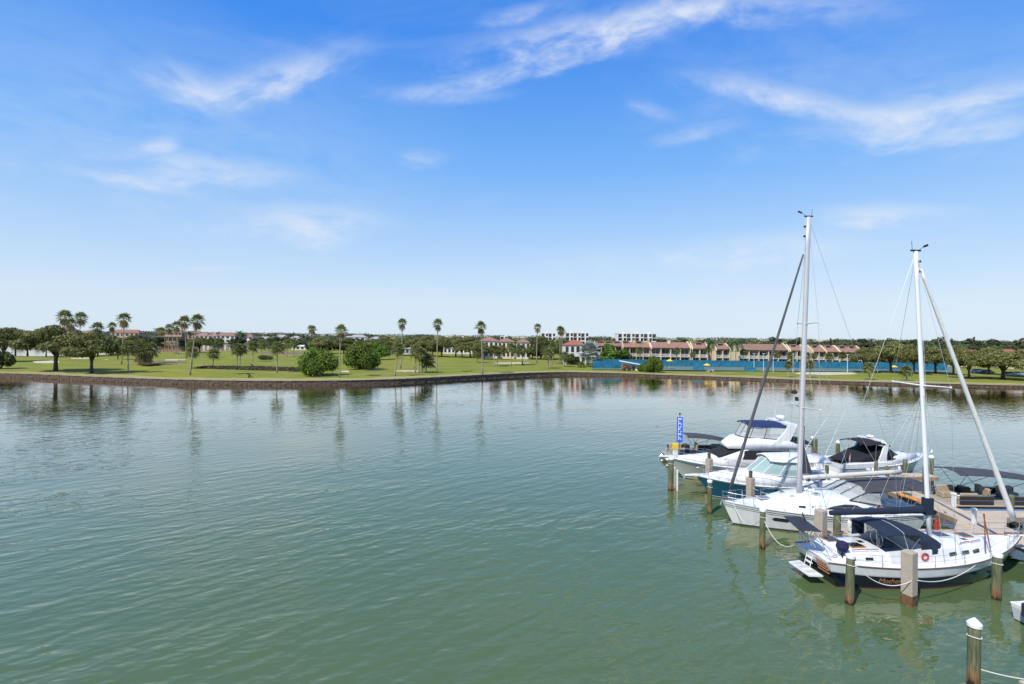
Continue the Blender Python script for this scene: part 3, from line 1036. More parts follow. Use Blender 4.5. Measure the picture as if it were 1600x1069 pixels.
# slim pines standing up over the grove
def pine(px, top, d, w, lab):
    g = Vector(((px - 800) * d / FPX, d, 1.0))
    h = ZT(px, top, d) - 1
    e = empty('norfolk_pine', g, 0, lab, 'pine tree', 'slim pines over the roofs')
    W = w * d / FPX / 2
    lob = [(0, 0, h * (.3 + .7 * k / 8), W * (1.1 - .8 * k / 8), W * (1.1 - .8 * k / 8), h * .05) for k in range(9)]
    link('crown', leaf_cloud('crown', lob, 900, .28, FAR_LEAF, int(px)), e)
    MB().tube([(0, 0, 0), (0, 0, h)], .2, 6, r1=.04).build('trunk', BARK, e)


for px, top, w, lab in ((1298, 530, 6, 'slim dark pine over the red townhouse roofs'), (1362, 531, 6, 'slim pine beside the tallest oak'), (1487, 531, 8, 'rounded pine peeking over the grove'), (1515, 532, 5, 'shorter of the two neighbouring slim pines'), (1522, 528, 6, 'taller of the two neighbouring slim pines'), (953, 528, 3, 'thin pine over the peach roof')):
    pine(px, top, 230, w, lab)
for px, top, w in ((1455, 537, 16), (1506, 535, 14), (1558, 538, 16)):
    palm('coco', px, 570, top, 'feather_palm', 'feather palm head showing over the oak grove', 'palm heads over the grove', w, pos=Vector(((px - 800) * 215 / FPX, 215, 1.0)))
# trees on the far shore across the channel
rr = random.Random(9)
FS = 'trees on the far shore across the channel'
for k in range(44):
    px = -20 + k * 11.6 + rr.uniform(-4, 4)
    d = rr.uniform(560, 600)
    top = rr.uniform(519, 527) if px < 160 else rr.uniform(522, 529)
    tree('far', px, 0, top, rr.uniform(20, 32), 'far_shore_tree', 'hazy tree among the villas across the channel', FS, pos=Vector(((px - 800) * d / FPX, d, 1.4)))
for px, top, w in ((232, 527, 18), (247, 526, 16), (288, 527, 20), (307, 527, 14), (340, 528, 20), (366, 528, 18), (378, 527, 16), (398, 528, 20), (176, 522, 18), (216, 523, 22), (160, 523, 18), (120, 520, 22), (90, 519, 20), (425, 529, 22), (448, 529, 20), (60, 517, 24), (30, 516, 24)):
    tree('far', px, 0, top, w, 'far_shore_tree', 'leafy tree on the water edge in front of the far villas', 'trees on the water edge before the villas', pos=Vector(((px - 800) * 547.5 / FPX, 547.5, 1.0)))
for px, top in ((246, 511), (254, 513), (296, 516), (374, 516), (378, 518), (330, 520), (283, 514), (430, 521), (200, 517)):
    palm('coco', px, 0, top, 'far_palm', 'feather palm standing among the villas across the channel', 'far palms among the villas', 10, pos=Vector(((px - 800) * 556 / FPX, 556, 1.2)))
for k in range(26):
    px = 480 + k * 45 + rr.uniform(-12, 12)
    d = rr.uniform(420, 520)
    tree('far', px, 0, rr.uniform(525.5, 530), rr.uniform(30, 46), 'distant_tree', 'distant tree on the skyline behind the houses', 'distant skyline trees', pos=Vector(((px - 800) * d / FPX, d, 1.4)))

# continuous far woods closing the view to the horizon
r9 = random.Random(12)
lob = []
for k in range(420):
    px = 440 + 1300 * r9.random()
    d = r9.uniform(520, 640)
    zt = r9.uniform(6.5, 10.5)
    lob.append(((px - 800) * d / FPX, d, zt * .5, r9.uniform(5, 9), r9.uniform(4, 7), zt * .5))
for k in range(300):
    px = -420 + 2200 * r9.random()
    d = r9.uniform(1000, 2100)
    zt = r9.uniform(10, 14)
    lob.append(((px - 800) * d / FPX, d, zt * .5, r9.uniform(22, 40), r9.uniform(10, 20), zt * .5))
tag(link('distant_woods', leaf_cloud('distant_woods', lob, 60000, 1.5, FAR_LEAF, 5, .5)), 'unbroken far woods closing the land behind the houses', 'woods', kind='stuff')
# ------------------------------------------------------------------ buildings
CREAM = mat('stucco_cream', (0.76, 0.64, 0.44), .9, var=.12, vscale=.6)
PEACH = mat('stucco_peach', (0.62, 0.42, 0.25), .9, var=.12, vscale=.6)
WHITEW = mat('stucco_white', (0.74, 0.70, 0.64), .9, var=.1, vscale=.6)
TILE = mat('roof_tile', (0.34, 0.185, 0.125), .9, var=.4, vscale=1.2, bump=.8, bscale=5, col2=(0.21, 0.115, 0.085))
RTILE = mat('roof_tile_red', (0.42, 0.13, 0.07), .9, var=.35, vscale=1.2, bump=.8, bscale=5)
TAN_TILE = mat('roof_tile_tan', (0.28, 0.17, 0.12), .9, var=.35, vscale=1.0, bump=.8, bscale=5)
GLASSD = mat('dark_window', (0.03, 0.035, 0.04), .15, spec=.6)
RAIL_W = mat('white_railing', (0.62, 0.60, 0.56), .7)
TRIM = mat('white_trim', (0.72, 0.70, 0.66), .8)


def townhouse(px0, px1, d0, d1, ridge_px, eave_px, bays, wallm, roofm, label, clerestory=(), chimneys=(), fins=(0, 1)):
    """three-level terrace block: recessed balconies, long tiled roof, sloping party walls"""
    A = Vector(((px0 - 800) * d0 / FPX, d0, 0)); B = Vector(((px1 - 800) * d1 / FPX, d1, 0))
    W = (B - A).length
    dm = (d0 + d1) / 2
    zr = ZT((px0 + px1) / 2, ridge_px, dm + 4) - .9
    ze = ZT((px0 + px1) / 2, eave_px, dm) - .9
    e = empty('townhouse_block', (A.x, A.y, .9), math.atan2(B.y - A.y, B.x - A.x), label, 'townhouse', 'townhouse terraces')
    wl = MB().box(0, W, 1.5, 9, -.5, ze)
    wl.loft([[(0, 1.5, ze), (W, 1.5, ze)], [(0, 4.6, zr - .25), (W, 4.6, zr - .25)], [(0, 9, ze), (W, 9, ze)]], 0, False, False, False)
    wl.add([(0, 1.5, ze), (0, 4.6, zr - .25), (0, 9, ze)], [(0, 1, 2)]); wl.add([(W, 1.5, ze), (W, 9, ze), (W, 4.6, zr - .25)], [(0, 1, 2)])
    wl.build('wall', wallm, e)
    rf = MB().slab([(-.15, -.35, ze + .02), (W + .15, -.35, ze + .02), (W + .15, 4.6, zr), (-.15, 4.6, zr)], .2)
    rf.slab([(-.15, 4.62, zr), (W + .15, 4.62, zr), (W + .15, 9.3, ze), (-.15, 9.3, ze)], .2)
    ro = rf.build('roof', roofm, e)
    lv = 2
    fh = ze / lv
    bw = W / bays
    for f in range(lv):
        z = f * fh
        for b in range(bays):
            x = b * bw
            if f > 0:
                MB().box(x + .16, x + bw - .16, .02, 1.48, z - .12, z + .08).build('balcony_slab', TRIM, e)
            MB().box(x + .5, x + bw - .5, 1.38, 1.47, z + .15, z + fh - .55).build('sliding_door', GLASSD, e)
            MB().box(x + bw * .5 - .05, x + bw * .5 + .05, 1.33, 1.375, z + .15, z + fh - .55).build('door_mullion', TRIM, e)
            rb = MB()
            for zz in (.3, .55, .8):
                rb.box(x + .18, x + bw - .18, .06, .12, z + zz, z + zz + .12)
            rb.box(x + .18, x + bw - .18, .04, .14, z + 1.0, z + 1.1)
            rb.build('railing', RAIL_W, e)
    for b in range(bays + 1):
        x = b * bw
        MB().box(x - .14, x + .14, 0, 1.497, -.5, ze - .1).build('pier', wallm, e)
    for s in fins:
        x = s * W
        MB().slab([(x, -.6, ze - .5), (x, -.6, ze + .25), (x, 4.6, zr + .5), (x, 5.6, zr + .5), (x, 5.6, ze - .5)], .36).build('party_wall', wallm, e)
    for c in clerestory:
        cw = bw * .8
        x = c * W
        MB().box(x - cw / 2, x + cw / 2, 3.0, 5.4, zr - 1.2, zr + .25).build('clerestory', wallm, e)
        MB().box(x - cw / 2 + .15, x + cw / 2 - .15, 2.93, 2.99, zr - .55, zr + .05).build('clerestory_window', GLASSD, e)
        MB().slab([(x - cw / 2 - .2, 2.7, zr + .30), (x + cw / 2 + .2, 2.7, zr + .30), (x + cw / 2 + .2, 5.6, zr + .42), (x - cw / 2 - .2, 5.6, zr + .42)], .14).build('clerestory_roof', roofm, ro)
    for c in chimneys:
        x = c * W
        ch = MB().box(x - .55, x + .55, 3.2, 4.4, zr - 1.8, zr + .75)
        ch.box(x - .65, x + .65, 3.1, 4.5, zr + .75, zr + .9)
        ch.build('chimney', wallm, ro)
    return e


townhouse(929, 973, 222, 220, 534.5, 541, 4, PEACH, TAN_TILE, 'peach terrace block partly hidden by the bright green tree', (.2, .5, .8))
townhouse(974, 1016, 214, 213, 534.5, 543, 4, PEACH, TILE, 'terrace block with stepped party walls behind the white shelter', (.12, .62), (.45, .98))
townhouse(1018, 1079, 213, 212, 535, 544, 4, CREAM, TILE, 'long roofed cream terrace block between two chimneys', (), (.5,))
townhouse(1082, 1106, 212, 211, 536.5, 545, 2, CREAM, TILE, 'short terrace block with raised clerestory next to the tall feather palm', (.5,))
townhouse(1119, 1141, 210, 210, 538, 546, 2, CREAM, TILE, 'narrow cream terrace block between the two feather palms', (.5,))
townhouse(1156, 1232, 210, 209, 538, 547.5, 5, CREAM, TAN_TILE, 'longest terrace block with a plain tan tiled roof')
townhouse(1235, 1257, 209, 208, 540, 548, 2, CREAM, TILE, 'narrow terrace block beside the grey mast', (.4,))
townhouse(1270, 1312, 208, 207, 541, 550, 4, CREAM, TILE, 'terrace block with twin clerestories and red brown roof', (.2, .72), (), (0, .5, 1))
townhouse(1313, 1348, 207, 206, 542, 551, 3, CREAM, TILE, 'last terrace block running in behind the oak grove', (.25, .7))


def condo(px0, px1, d, top_px, floors, bays, label):
    A = (px0 - 800) * d / FPX; W = (px1 - px0) * d / FPX
    H = ZT(px0, top_px, d) - 1.2
    e = empty('condominium', (A, d, 1.2), 0, label, 'apartment building', 'white condominium blocks')
    wm = mat('condo_white', (.72, .70, .68), .85, var=.08)
    MB().box(0, W, 1.4, 14, -.5, H).build('wall', wm, e)
    MB().box(-.3, W + .3, 1.0, 14.3, H, H + .5).build('parapet', wm, e)
    fh = H / floors; bw = W / bays
    for b in range(bays):
        x = b * bw
        MB().box(x - .12, x + .12 + (bw * .25 if b % 2 else 0), .0, 1.397, -.5, H + .3).build('pier', wm, e)
        if b % 3 == 1:
            MB().box(x + bw * .2, x + bw * .75, 2, 6, H + .5, H + 2.0).build('stair_head', wm, e)
        for f in range(floors):
            z = f * fh
            w = MB().box(x + .5, x + bw - .35, 1.28, 1.37, z + .4, z + fh - .35).build('window', GLASSD, e)
            MB().box(x + .3, x + bw - .3, .1, 1.39, z - .1, z + .12).build('balcony_slab', wm, e)
            if f % 2 == b % 2:
                MB().box(x + .3, x + bw - .3, .1, .2, z + .125, z + .9).build('railing', wm, e)
    return e


condo(966, 1026, 430, 521.5, 4, 9, 'white condominium block over the terrace roofs, standing alone')
condo(884, 920, 430, 520.5, 4, 6, 'white condominium block above the red roofed white house')
condo(846, 868, 440, 521, 4, 4, 'small white condominium block peeking over the dark fig trees')
condo(782, 793, 440, 526, 3, 2, 'low grey white block peeking between the cream townhouse roofs')


def house(px, d, wpx, top_px, eave_px, wallm, roofm, label, group=None, floors=2, nwin=4, gz=1.2, depth=9, porch=False):
    W = wpx * d / FPX
    H = ZT(px, top_px, d) - gz
    E = ZT(px, eave_px, d) - gz
    e = empty('house', ((px - 800) * d / FPX - W / 2, d, gz), 0, label, 'house', group)
    MB().box(0, W, 0, depth, -.4, E).build('wall', wallm, e)
    k = min(W, depth) * .42
    rb = MB()
    o = .45
    rb.add([(-o, -o, E), (W + o, -o, E), (W + o, depth + o, E), (-o, depth + o, E), (k, depth / 2, H), (W - k, depth / 2, H)],
           [(0, 1, 5, 4), (1, 2, 5), (2, 3, 4, 5), (3, 0, 4), (3, 2, 1, 0)])
    rb.build('roof', roofm, e)
    fh = E / floors
    for f in range(floors):
        for i in range(nwin):
            x = W * (i + .5) / nwin; ww = W / nwin * .28
            w = MB().box(x - ww, x + ww, -.06, .05, f * fh + fh * .25, f * fh + fh * .82).build('window', GLASSD, e)
            MB().box(x - ww - .1, x + ww + .1, -.1, -.003, f * fh + fh * .16, f * fh + fh * .245).build('sill', TRIM, w)
    if porch:
        for i in range(nwin + 1):
            MB().box(W * i / nwin - .2, W * i / nwin + .2, -2.6, -2.2, -.4, E * .55).build('column', wallm, e)
        MB().box(-.4, W + .4, -2.8, -.11, E * .55, E * .55 + .35).build('porch_roof', wallm, e)
    return e


STONE = mat('mansion_stone', (.44, .30, .19), .9, var=.25, vscale=.3)
VL = None
house(266, 550, 36, 515, 520, STONE, TAN_TILE, 'big brown stone mansion with porch columns across the channel', VL, 3, 6, porch=True)
house(300, 565, 26, 517, 521, STONE, TAN_TILE, 'smaller brown wing beside the stone mansion', VL, 3, 4)
house(322, 552, 34, 520.5, 525, WHITEW, mat('roof_pink', (.36, .19, .16), .9, var=.3), 'white villa with a pinkish red roof across the channel', VL, 2, 5)
house(352, 556, 30, 520, 525, WHITEW, TAN_TILE, 'white villa with a brown roof across the channel', VL, 2, 4)
house(384, 556, 22, 522, 527, WHITEW, TAN_TILE, 'small white villa half hidden by far trees', VL, 2, 3)
house(195, 552, 44, 515, 520, mat('stucco_tan', (.52, .38, .25), .9, var=.15), mat('roof_rust', (.30, .15, .10), .9, var=.3), 'tan villa with a long rust red roof behind the tall straight palm', VL, 2, 6)
house(103, 560, 20, 511.5, 516, CREAM, RTILE, 'cream villa with red roof glimpsed above the spreading oak', VL, 3, 3)
house(136, 556, 20, 516, 521, WHITEW, TAN_TILE, 'pale villa glimpsed between the two shoreline oaks', VL, 2, 3)
for px, w, top in ((412, 20, 526), (436, 22, 523), (460, 18, 525), (545, 20, 525), (558, 26, 523), (585, 16, 526)):
    house(px, 470 if px > 500 else 566, w, top, top + 4, WHITEW, mat('roof_grey', (.38, .36, .34), .9, var=.2), 'pale distant house on the skyline among trees', 'pale distant houses on the skyline', 2, 3)
house(476, 340, 40, 539.5, 541.5, WHITEW, mat('roof_white', (.7, .69, .67), .8), 'low white flat building behind the round bush', None, 1, 6, depth=12)
house(608, 290, 30, 541, 544, mat('stucco_beige', (.6, .52, .4), .9), mat('roof_white', (.7, .69, .67), .8), 'low beige building behind the fairway trees', None, 1, 5)
house(640, 285, 26, 541, 544.5, mat('wall_mint', (.42, .5, .47), .9), mat('roof_white', (.7, .69, .67), .8), 'low mint green building behind the fairway trees', None, 1, 4)
house(718, 300, 50, 541, 544, WHITEW, mat('roof_white', (.7, .69, .67), .8), 'low white building under the dark tree line', None, 1, 8)
house(764, 250, 30, 527, 533, WHITEW, TILE, 'cream townhouse with brown hip roof at the end of its row', 'cream townhouses at the fairway end', 2, 4)
house(791, 246, 26, 528.5, 534, CREAM, TILE, 'cream townhouse with brown hip roof in the middle of its row', 'cream townhouses at the fairway end', 2, 4)
house(818, 244, 22, 530, 535, WHITEW, TILE, 'cream townhouse with brown hip roof beside the fig trees', 'cream townhouses at the fairway end', 2, 3)
house(899, 206, 34, 531.5, 539, WHITEW, RTILE, 'white house with bright red tiled roof behind the clipped bush', None, 2, 4, gz=1.0)
house(1512, 225, 30, 545, 548, CREAM, RTILE, 'cream house glimpsed through the oak grove', None, 1, 4)
house(1592, 215, 24, 546, 550, CREAM, RTILE, 'red roofed house at the end of the oak grove', None, 1, 3)

# ------------------------------------------------------------------ tennis courts
court = MB()
cp = [G(925, 578), G(1490, 583), G(1490, 573), G(925, 571)]
court.add([(p.x, p.y, p.z + .16) for p in cp], [(0, 1, 2, 3)])
tag(court.build('tennis_court', mat('court_green', (.13, .19, .15), .9, var=.3, vscale=.2)), 'grey green tennis courts behind the lawn', 'tennis court', kind='structure')
BLUE = mat('blue_windscreen', (0.010, 0.115, 0.20), .8, var=.45, vscale=.5, bump=.7, bscale=1.4, col2=(0.016, 0.175, 0.28))
POST = mat('fence_post', (.05, .06, .06), .6)


def screen_fence(pxs, label, step=3.6, skip=(), hgt=2.9):
    pts = [G(x, y) for x, y in pxs]
    pts = [p.copy() for p in resample(pts, step)]
    e = empty('tennis_fence', pts[0], 0, label, 'fence', 'blue tennis windscreens')
    o0 = pts[0].copy()
    r = random.Random(int(pxs[0][0]))
    for i, (a, b) in enumerate(zip(pts, pts[1:])):
        mb = MB()
        a_, b_ = a - o0, b - o0
        MB().tube([a_, a_ + Vector((0, 0, hgt + .2))], .05, 6).build('post', POST, e)
        if i in skip:
            continue
        ds = (b_ - a_)
        g = []
        for k in range(7):
            p = a_ + ds * (.02 + .96 * k / 6)
            w = r.uniform(-.08, .08)
            g.append([(p.x, p.y + w, p.z + .16), (p.x, p.y - w, p.z + hgt * .5), (p.x, p.y, p.z + hgt - abs(w) * .9)])
        mb.sheet(g)
        mb.build('windscreen', BLUE, e)
    a_ = pts[-1] - o0
    MB().tube([a_, a_ + Vector((0, 0, hgt + .2))], .05, 6).build('post', POST, e)


screen_fence([(926, 572.5), (1040, 573.5), (1250, 576), (1482, 579.5)], 'long blue windscreen fence behind the tennis courts')
screen_fence([(926, 576), (986, 577)], 'short blue windscreen beside the silver palm')
screen_fence([(1041, 579), (1049, 579)], 'single blue windscreen panel by the shore shrub')
screen_fence([(1083, 579.5), (1102, 580)], 'blue windscreen by the yellow umbrella table')
screen_fence([(1163, 581), (1184, 581.5)], 'low blue windscreen on the court side of the lawn', hgt=1.6)
LAMP = mat('pole_white', (.6, .6, .58), .5)
for px in (1178, 1193, 1208, 1239, 1324, 1371):
    g = G(px, 581 + (px - 1178) * .012)
    e = empty('court_light', g, 0, 'slim white light pole beside the tennis courts', 'light pole', 'tennis court light poles')
    MB().tube([(0, 0, 0), (0, 0, 6.3)], .11, 8, r1=.07).build('pole', LAMP, e)
    MB().box(-.5, .5, -.12, .12, 6.3, 6.45, bev=.03).build('lamp_head', LAMP, e)
YEL = mat('umbrella_yellow', (.75, .55, .02), .8)
for px, by, tp, lab in ((1046, 578, 561.5, 'yellow umbrella beside the single blue panel'), (1104.5, 581, 568, 'yellow umbrella over the courtside table'), (1397, 580, 571, 'yellow umbrella under the tallest oak')):
    g = G(px, by)
    h = ZT(px, tp, g.y) - g.z
    e = empty('garden_umbrella', g, 0, lab, 'umbrella', 'yellow courtside umbrellas')
    MB().tube([(0, 0, 0), (0, 0, h)], .03, 6).build('pole', LAMP, e)
    um = MB()
    n = 8
    top = (0, 0, h + .02)
    ring = [(1.25 * math.cos(2 * PI * k / n), 1.25 * math.sin(2 * PI * k / n), h - .62) for k in range(n)]
    mid = [(.7 * math.cos(2 * PI * k / n), .7 * math.sin(2 * PI * k / n), h - .25) for k in range(n)]
    um.loft([ring, mid, [top] * n], 0, False, False)
    um.build('canopy', YEL, e)
    MB().lathe([(.3, 0), (.3, .08), (.06, .12)], n=12).build('base', LAMP, e)
# courtside table under the second umbrella
g = G(1110, 581)
e = empty('courtside_table', g, 0, 'white table with benches beside the yellow umbrella', 'table')
wp = mat('white_plastic', (.75, .75, .73), .5)
MB().box(-1, 1, -.45, .45, .7, .75, bev=.02).build('tabletop', wp, e)
for s in (-1, 1):
    MB().box(-1, 1, s * .8 - .15, s * .8 + .15, .42, .46).build('bench', wp, e)
    MB().box(s * .7 - .04, s * .7 + .04, -.9, .9, 0, .42).build('leg', wp, e)
    MB().box(s * .7 - .04, s * .7 + .04, -.05, .05, .42, .699).build('post', wp, e)
# white shelter
g = G(990, 579.5)
e = empty('white_shelter', g, R(-6), 'small white shelter with a sloping overhanging roof by the shore', 'shelter')
MB().box(-2.6, 2.6, 0, 2.6, -.2, 1.75).build('wall', WHITEW, e)
MB().slab([(-4.6, -1.2, 3.3), (3.6, -1.2, 1.95), (3.6, 3.2, 1.95), (-4.6, 3.2, 3.3)], .22).build('roof', mat('roof_bright', (.8, .8, .78), .6), e)
MB().tube([(-3.9, -.8, -.1), (-3.9, -.8, 3.05)], .08, 6).build('post', LAMP, e)
MB().tube([(-3.9, 2.8, -.1), (-3.9, 2.8, 3.05)], .08, 6).build('post', LAMP, e)
MB().box(-.5, .5, -.05, -.003, 0, 1.6).build('door', GLASSD, e)

# ------------------------------------------------------------------ parked cars under the grove
def car(px, by, d_rot, col, label):
    g = G(px, by)
    e = empty('parked_car', g, d_rot, label, 'car', 'cars parked under the oak grove')
    paint = mat('car_paint_%d' % px, col, .3, coat=.6)
    secs = []
    for x, zl, zt, w in ((-2.2, .45, .75, .75), (-2.05, .28, .9, .84), (-1.2, .25, .98, .88), (0, .25, 1.0, .9), (1.2, .25, .95, .88), (1.95, .28, .82, .84), (2.2, .42, .68, .72)):
        secs.append([(x, -w, zl), (x, -w * 1.02, (zl + zt) / 2), (x, -w * .93, zt), (x, w * .93, zt), (x, w * 1.02, (zl + zt) / 2), (x, w, zl)])
    body = MB().loft(secs).build('body', paint, e, 'auto')
    cab = [[(x, -w, .97), (x2, -w * .82, 1.45), (x2, w * .82, 1.45), (x, w, .97)] for x, x2, w in ((-1.7, -1.25, .82), (-.2, -.2, .84), (1.15, .45, .82))]
    MB().loft(cab).build('cabin_glass', GLASSD, e)
    MB().box(-1.2, .42, -.68, .68, 1.44, 1.5, bev=.03).build('roof', paint, e)
    for sx in (-1.35, 1.35):
        for sy in (-.8, .8):
            w = MB().tube([(sx, sy - .1, .33), (sx, sy + .1, .33)], .33, 14).build('wheel', mat('tyre', (.02, .02, .02), .9), e)
            MB().tube([(sx, sy - .115, .33), (sx, sy + .115, .33)], .19, 10).build('rim', mat('rim', (.5, .5, .5), .35, .8), w)
    for sy in (-.6, .6):
        MB().box(2.12, 2.2, sy - .15, sy + .15, .58, .7).build('headlight', wp, e)


car(1543, 584, .1, (.03, .03, .035), 'black car parked behind the wide low oak')
car(1577, 587.5, .05, (.12, .25, .35), 'blue grey car parked beside the short oak trunk')
car(1528, 582.5, .1, (.45, .45, .45), 'silver car parked nearest the forked oak')
car(1594, 587, .05, (.55, .55, .53), 'white car parked at the end of the grove')

# ------------------------------------------------------------------ people and golf carts
def person(px, by, rz, shirt, trousers, label, pose='stand'):
    g = G(px, by)
    e = empty('person', g + Vector((0, 0, .03)), rz, label, 'person')
    J = {'hip': (0, 0, .95), 'belly': (0, 0, 1.12), 'chest': (.02, 0, 1.35), 'neck': (.03, 0, 1.5), 'head': (.05, 0, 1.6), 'crown': (.05, 0, 1.72)}
    for s, k in ((1, 'l'), (-1, 'r')):
        J[k + 'hip'] = (0, .1 * s, .9); J[k + 'knee'] = (.05 + .06 * s, .12 * s, .5); J[k + 'ank'] = (.1 * s, .13 * s, .09); J[k + 'toe'] = (.1 * s + .17, .15 * s, .03)
        J[k + 'sho'] = (.02, .19 * s, 1.42); J[k + 'elb'] = (.04, .26 * s, 1.14)
        J[k + 'wri'] = (.22, .18 * s, .98); J[k + 'han'] = (.29, .14 * s, .95)
    E = [('hip', 'belly'), ('belly', 'chest'), ('chest', 'neck'), ('neck', 'head'), ('head', 'crown')]
    for k in 'lr':
        E += [('hip', k + 'hip'), (k + 'hip', k + 'knee'), (k + 'knee', k + 'ank'), (k + 'ank', k + 'toe'), ('chest', k + 'sho'), (k + 'sho', k + 'elb'), (k + 'elb', k + 'wri'), (k + 'wri', k + 'han')]
    rad = {'hip': .155, 'belly': .14, 'chest': .16, 'neck': .06, 'head': .1, 'crown': .075, 'hip_': .1, 'knee': .065, 'ank': .045, 'toe': .04, 'sho': .075, 'elb': .048, 'wri': .033, 'han': .04}
    keys = list(J)
    me = bpy.data.meshes.new('body')
    me.from_pydata([J[k] for k in keys], [(keys.index(a), keys.index(b)) for a, b in E], [])
    o = link('body', me, e)
    md = o.modifiers.new('skin', 'SKIN')
    sv = me.skin_vertices[0].data if me.skin_vertices else None
    if sv is None:
        me.attributes  # the modifier creates the layer lazily
    if me.skin_vertices:
        for i, k in enumerate(keys):
            q = rad.get(k) or rad.get(k[1:]) or .1
            if k in ('lhip', 'rhip'): q = .1
            me.skin_vertices[0].data[i].radius = (q, q)
            me.skin_vertices[0].data[i].use_root = (k == 'hip')
    o.modifiers.new('sub', 'SUBSURF').levels = 1
    m = bpy.data.materials.new('clothing_' + str(px)); m.use_nodes = True
    N, L = m.node_tree.nodes, m.node_tree.links
    tc = N.new('ShaderNodeTexCoord'); sp = N.new('ShaderNodeSeparateXYZ'); L.new(tc.outputs['Object'], sp.inputs[0])
    mr = N.new('ShaderNodeMath'); mr.operation = 'DIVIDE'; mr.inputs[1].default_value = 1.8; L.new(sp.outputs[2], mr.inputs[0])
    cr = N.new('ShaderNodeValToRGB'); cr.color_ramp.interpolation = 'CONSTANT'
    el = cr.color_ramp.elements
    el[0].position = 0; el[0].color = (.6, .6, .6, 1)
    el[1].position = .055; el[1].color = (*trousers, 1)
    for q, c in ((.555, shirt), (.835, (.45, .27, .18)), (.93, (.6, .6, .58))):
        k = el.new(q); k.color = (*c, 1)
    L.new(mr.outputs[0], cr.inputs[0]); L.new(cr.outputs[0], N['Principled BSDF'].inputs['Base Color'])
    N['Principled BSDF'].inputs['Roughness'].default_value = .9
    me.materials.append(m)
    return e


person(502.5, 588.8, 2.4, (.32, .34, .38), (.02, .02, .025), 'golfer in grey shirt and dark shorts by the seawall bush')
person(820, 569, 1.2, (.75, .75, .72), (.35, .3, .25), 'golfer in white shirt near the bushy cabbage palm')
person(648, 579, .5, (.03, .03, .035), (.03, .03, .035), 'golfer in black beside the clump of drooping palms')


def pushcart(px, by, label):
    g = G(px, by)
    e = empty('golf_push_cart', g + Vector((0, 0, .05)), .4, label, 'golf cart', 'golf push carts')
    dk = mat('cart_black', (.02, .02, .022), .6)
    for s in (-.38, .38):
        MB().tube([(0, s - .03, .2), (0, s + .03, .2)], .2, 14).build('wheel', dk, e)
    MB().tube([(.7, -.02, .15), (.7, .02, .15)], .15, 12).build('wheel', dk, e)
    MB().tube([(.7, 0, .15), (0, 0, .3), (-.7, 0, 1.05), (-.9, 0, 1.05)], .03, 6).build('frame', dk, e)
    bag = MB().tube([(.4, 0, .35), (-.35, 0, 1.15)], .15, 10, r1=.17).build('golf_bag', dk, e)
    for k in range(5):
        MB().tube([(-.3, -.08 + .04 * k, 1.1), (-.5, -.1 + .05 * k, 1.35)], .02, 5).build('club', LAMP, bag)


pushcart(493.5, 589.2, 'dark golf push cart next to the golfer in grey')
pushcart(394, 574.5, 'dark golf push cart beside the low brown hedge')
pushcart(816, 571, 'dark golf push cart beside the bushy cabbage palm')
pushcart(389, 590.5, 'dark golf push cart alone near the seawall edge')

# ================================================================== MARINA
GEL = mat('white_gelcoat', (0.80, 0.80, 0.78), .26, var=.16, vscale=2.2, coat=.3, stretch=(1.6, 1.6, .25))
GEL2 = mat('deck_nonskid', (0.76, 0.755, 0.73), .6, var=.10, vscale=2.2, bump=.25, bscale=60)
GREYGEL = mat('grey_gelcoat', (0.52, 0.54, 0.55), .3, var=.06, vscale=.8)
NAVY = mat('navy_hull_paint', (0.006, 0.009, 0.026), .12, coat=.5, var=.2, vscale=.6)
REDBOOT = mat('antifouling_red', (0.10, 0.022, 0.016), .8, var=.4, vscale=2)
BLACKBOOT = mat('antifouling_black', (0.02, 0.02, 0.022), .7, var=.3, vscale=2)
BLUEHULL = mat('blue_hull_paint', (0.010, 0.120, 0.215), .15, coat=.5, var=.12, vscale=.7)
NAVYCAN = mat('navy_canvas', (0.009, 0.020, 0.046), .9, var=.25, vscale=2.0, bump=.5, bscale=3.0)
ROYALCAN = mat('royal_blue_canvas', (0.012, 0.028, 0.115), .9, var=.2, vscale=2.0, bump=.4, bscale=3.0)
BLACKCAN = mat('black_canvas', (0.014, 0.014, 0.020), .9, var=.3, vscale=2.0, bump=.6, bscale=3.0)
GREYCAN = mat('grey_canvas', (0.055, 0.055, 0.065), .9, var=.25, vscale=1.5, bump=.5, bscale=2.5)
STEEL = mat('stainless_steel', (0.62, 0.62, 0.63), .25, .9)
ALU = mat('mast_aluminium', (0.60, 0.59, 0.60), .4, .25, var=.08, vscale=.5)
WHITEALU = mat('mast_white_paint', (0.80, 0.80, 0.79), .35, var=.06, vscale=.5)
WIRE = mat('rigging_wire', (0.34, 0.34, 0.36), .4, .5)
TEAK = mat('varnished_teak', (0.40, 0.17, 0.055), .4, var=.3, vscale=6, stretch=(1, 5, 1))
SMOKE = mat('smoked_window', (0.018, 0.019, 0.022), .08, spec=.7)
CLEAR = mat('clear_vinyl', (0.62, 0.63, 0.60), .12, alpha=.34)
AQUA = mat('tinted_aqua_glass', (0.42, 0.58, 0.54), .06, alpha=.5)
ROPE = mat('white_rope', (0.62, 0.60, 0.55), .9, bump=.4, bscale=60)
RUBBER = mat('black_rubber', (0.02, 0.02, 0.02), .7)
REDP = mat('red_plastic', (0.45, 0.03, 0.02), .5)
ORANGE = mat('orange_float', (0.55, 0.13, 0.06), .7)
TANV = mat('tan_vinyl', (0.40, 0.31, 0.20), .6, var=.15, vscale=3)
BROWNP = mat('brown_panel', (0.045, 0.030, 0.026), .35)
SAILC = mat('furled_sailcloth', (0.76, 0.75, 0.71), .8, var=.08, vscale=3, bump=.4, bscale=8, stretch=(1, 1, .3))
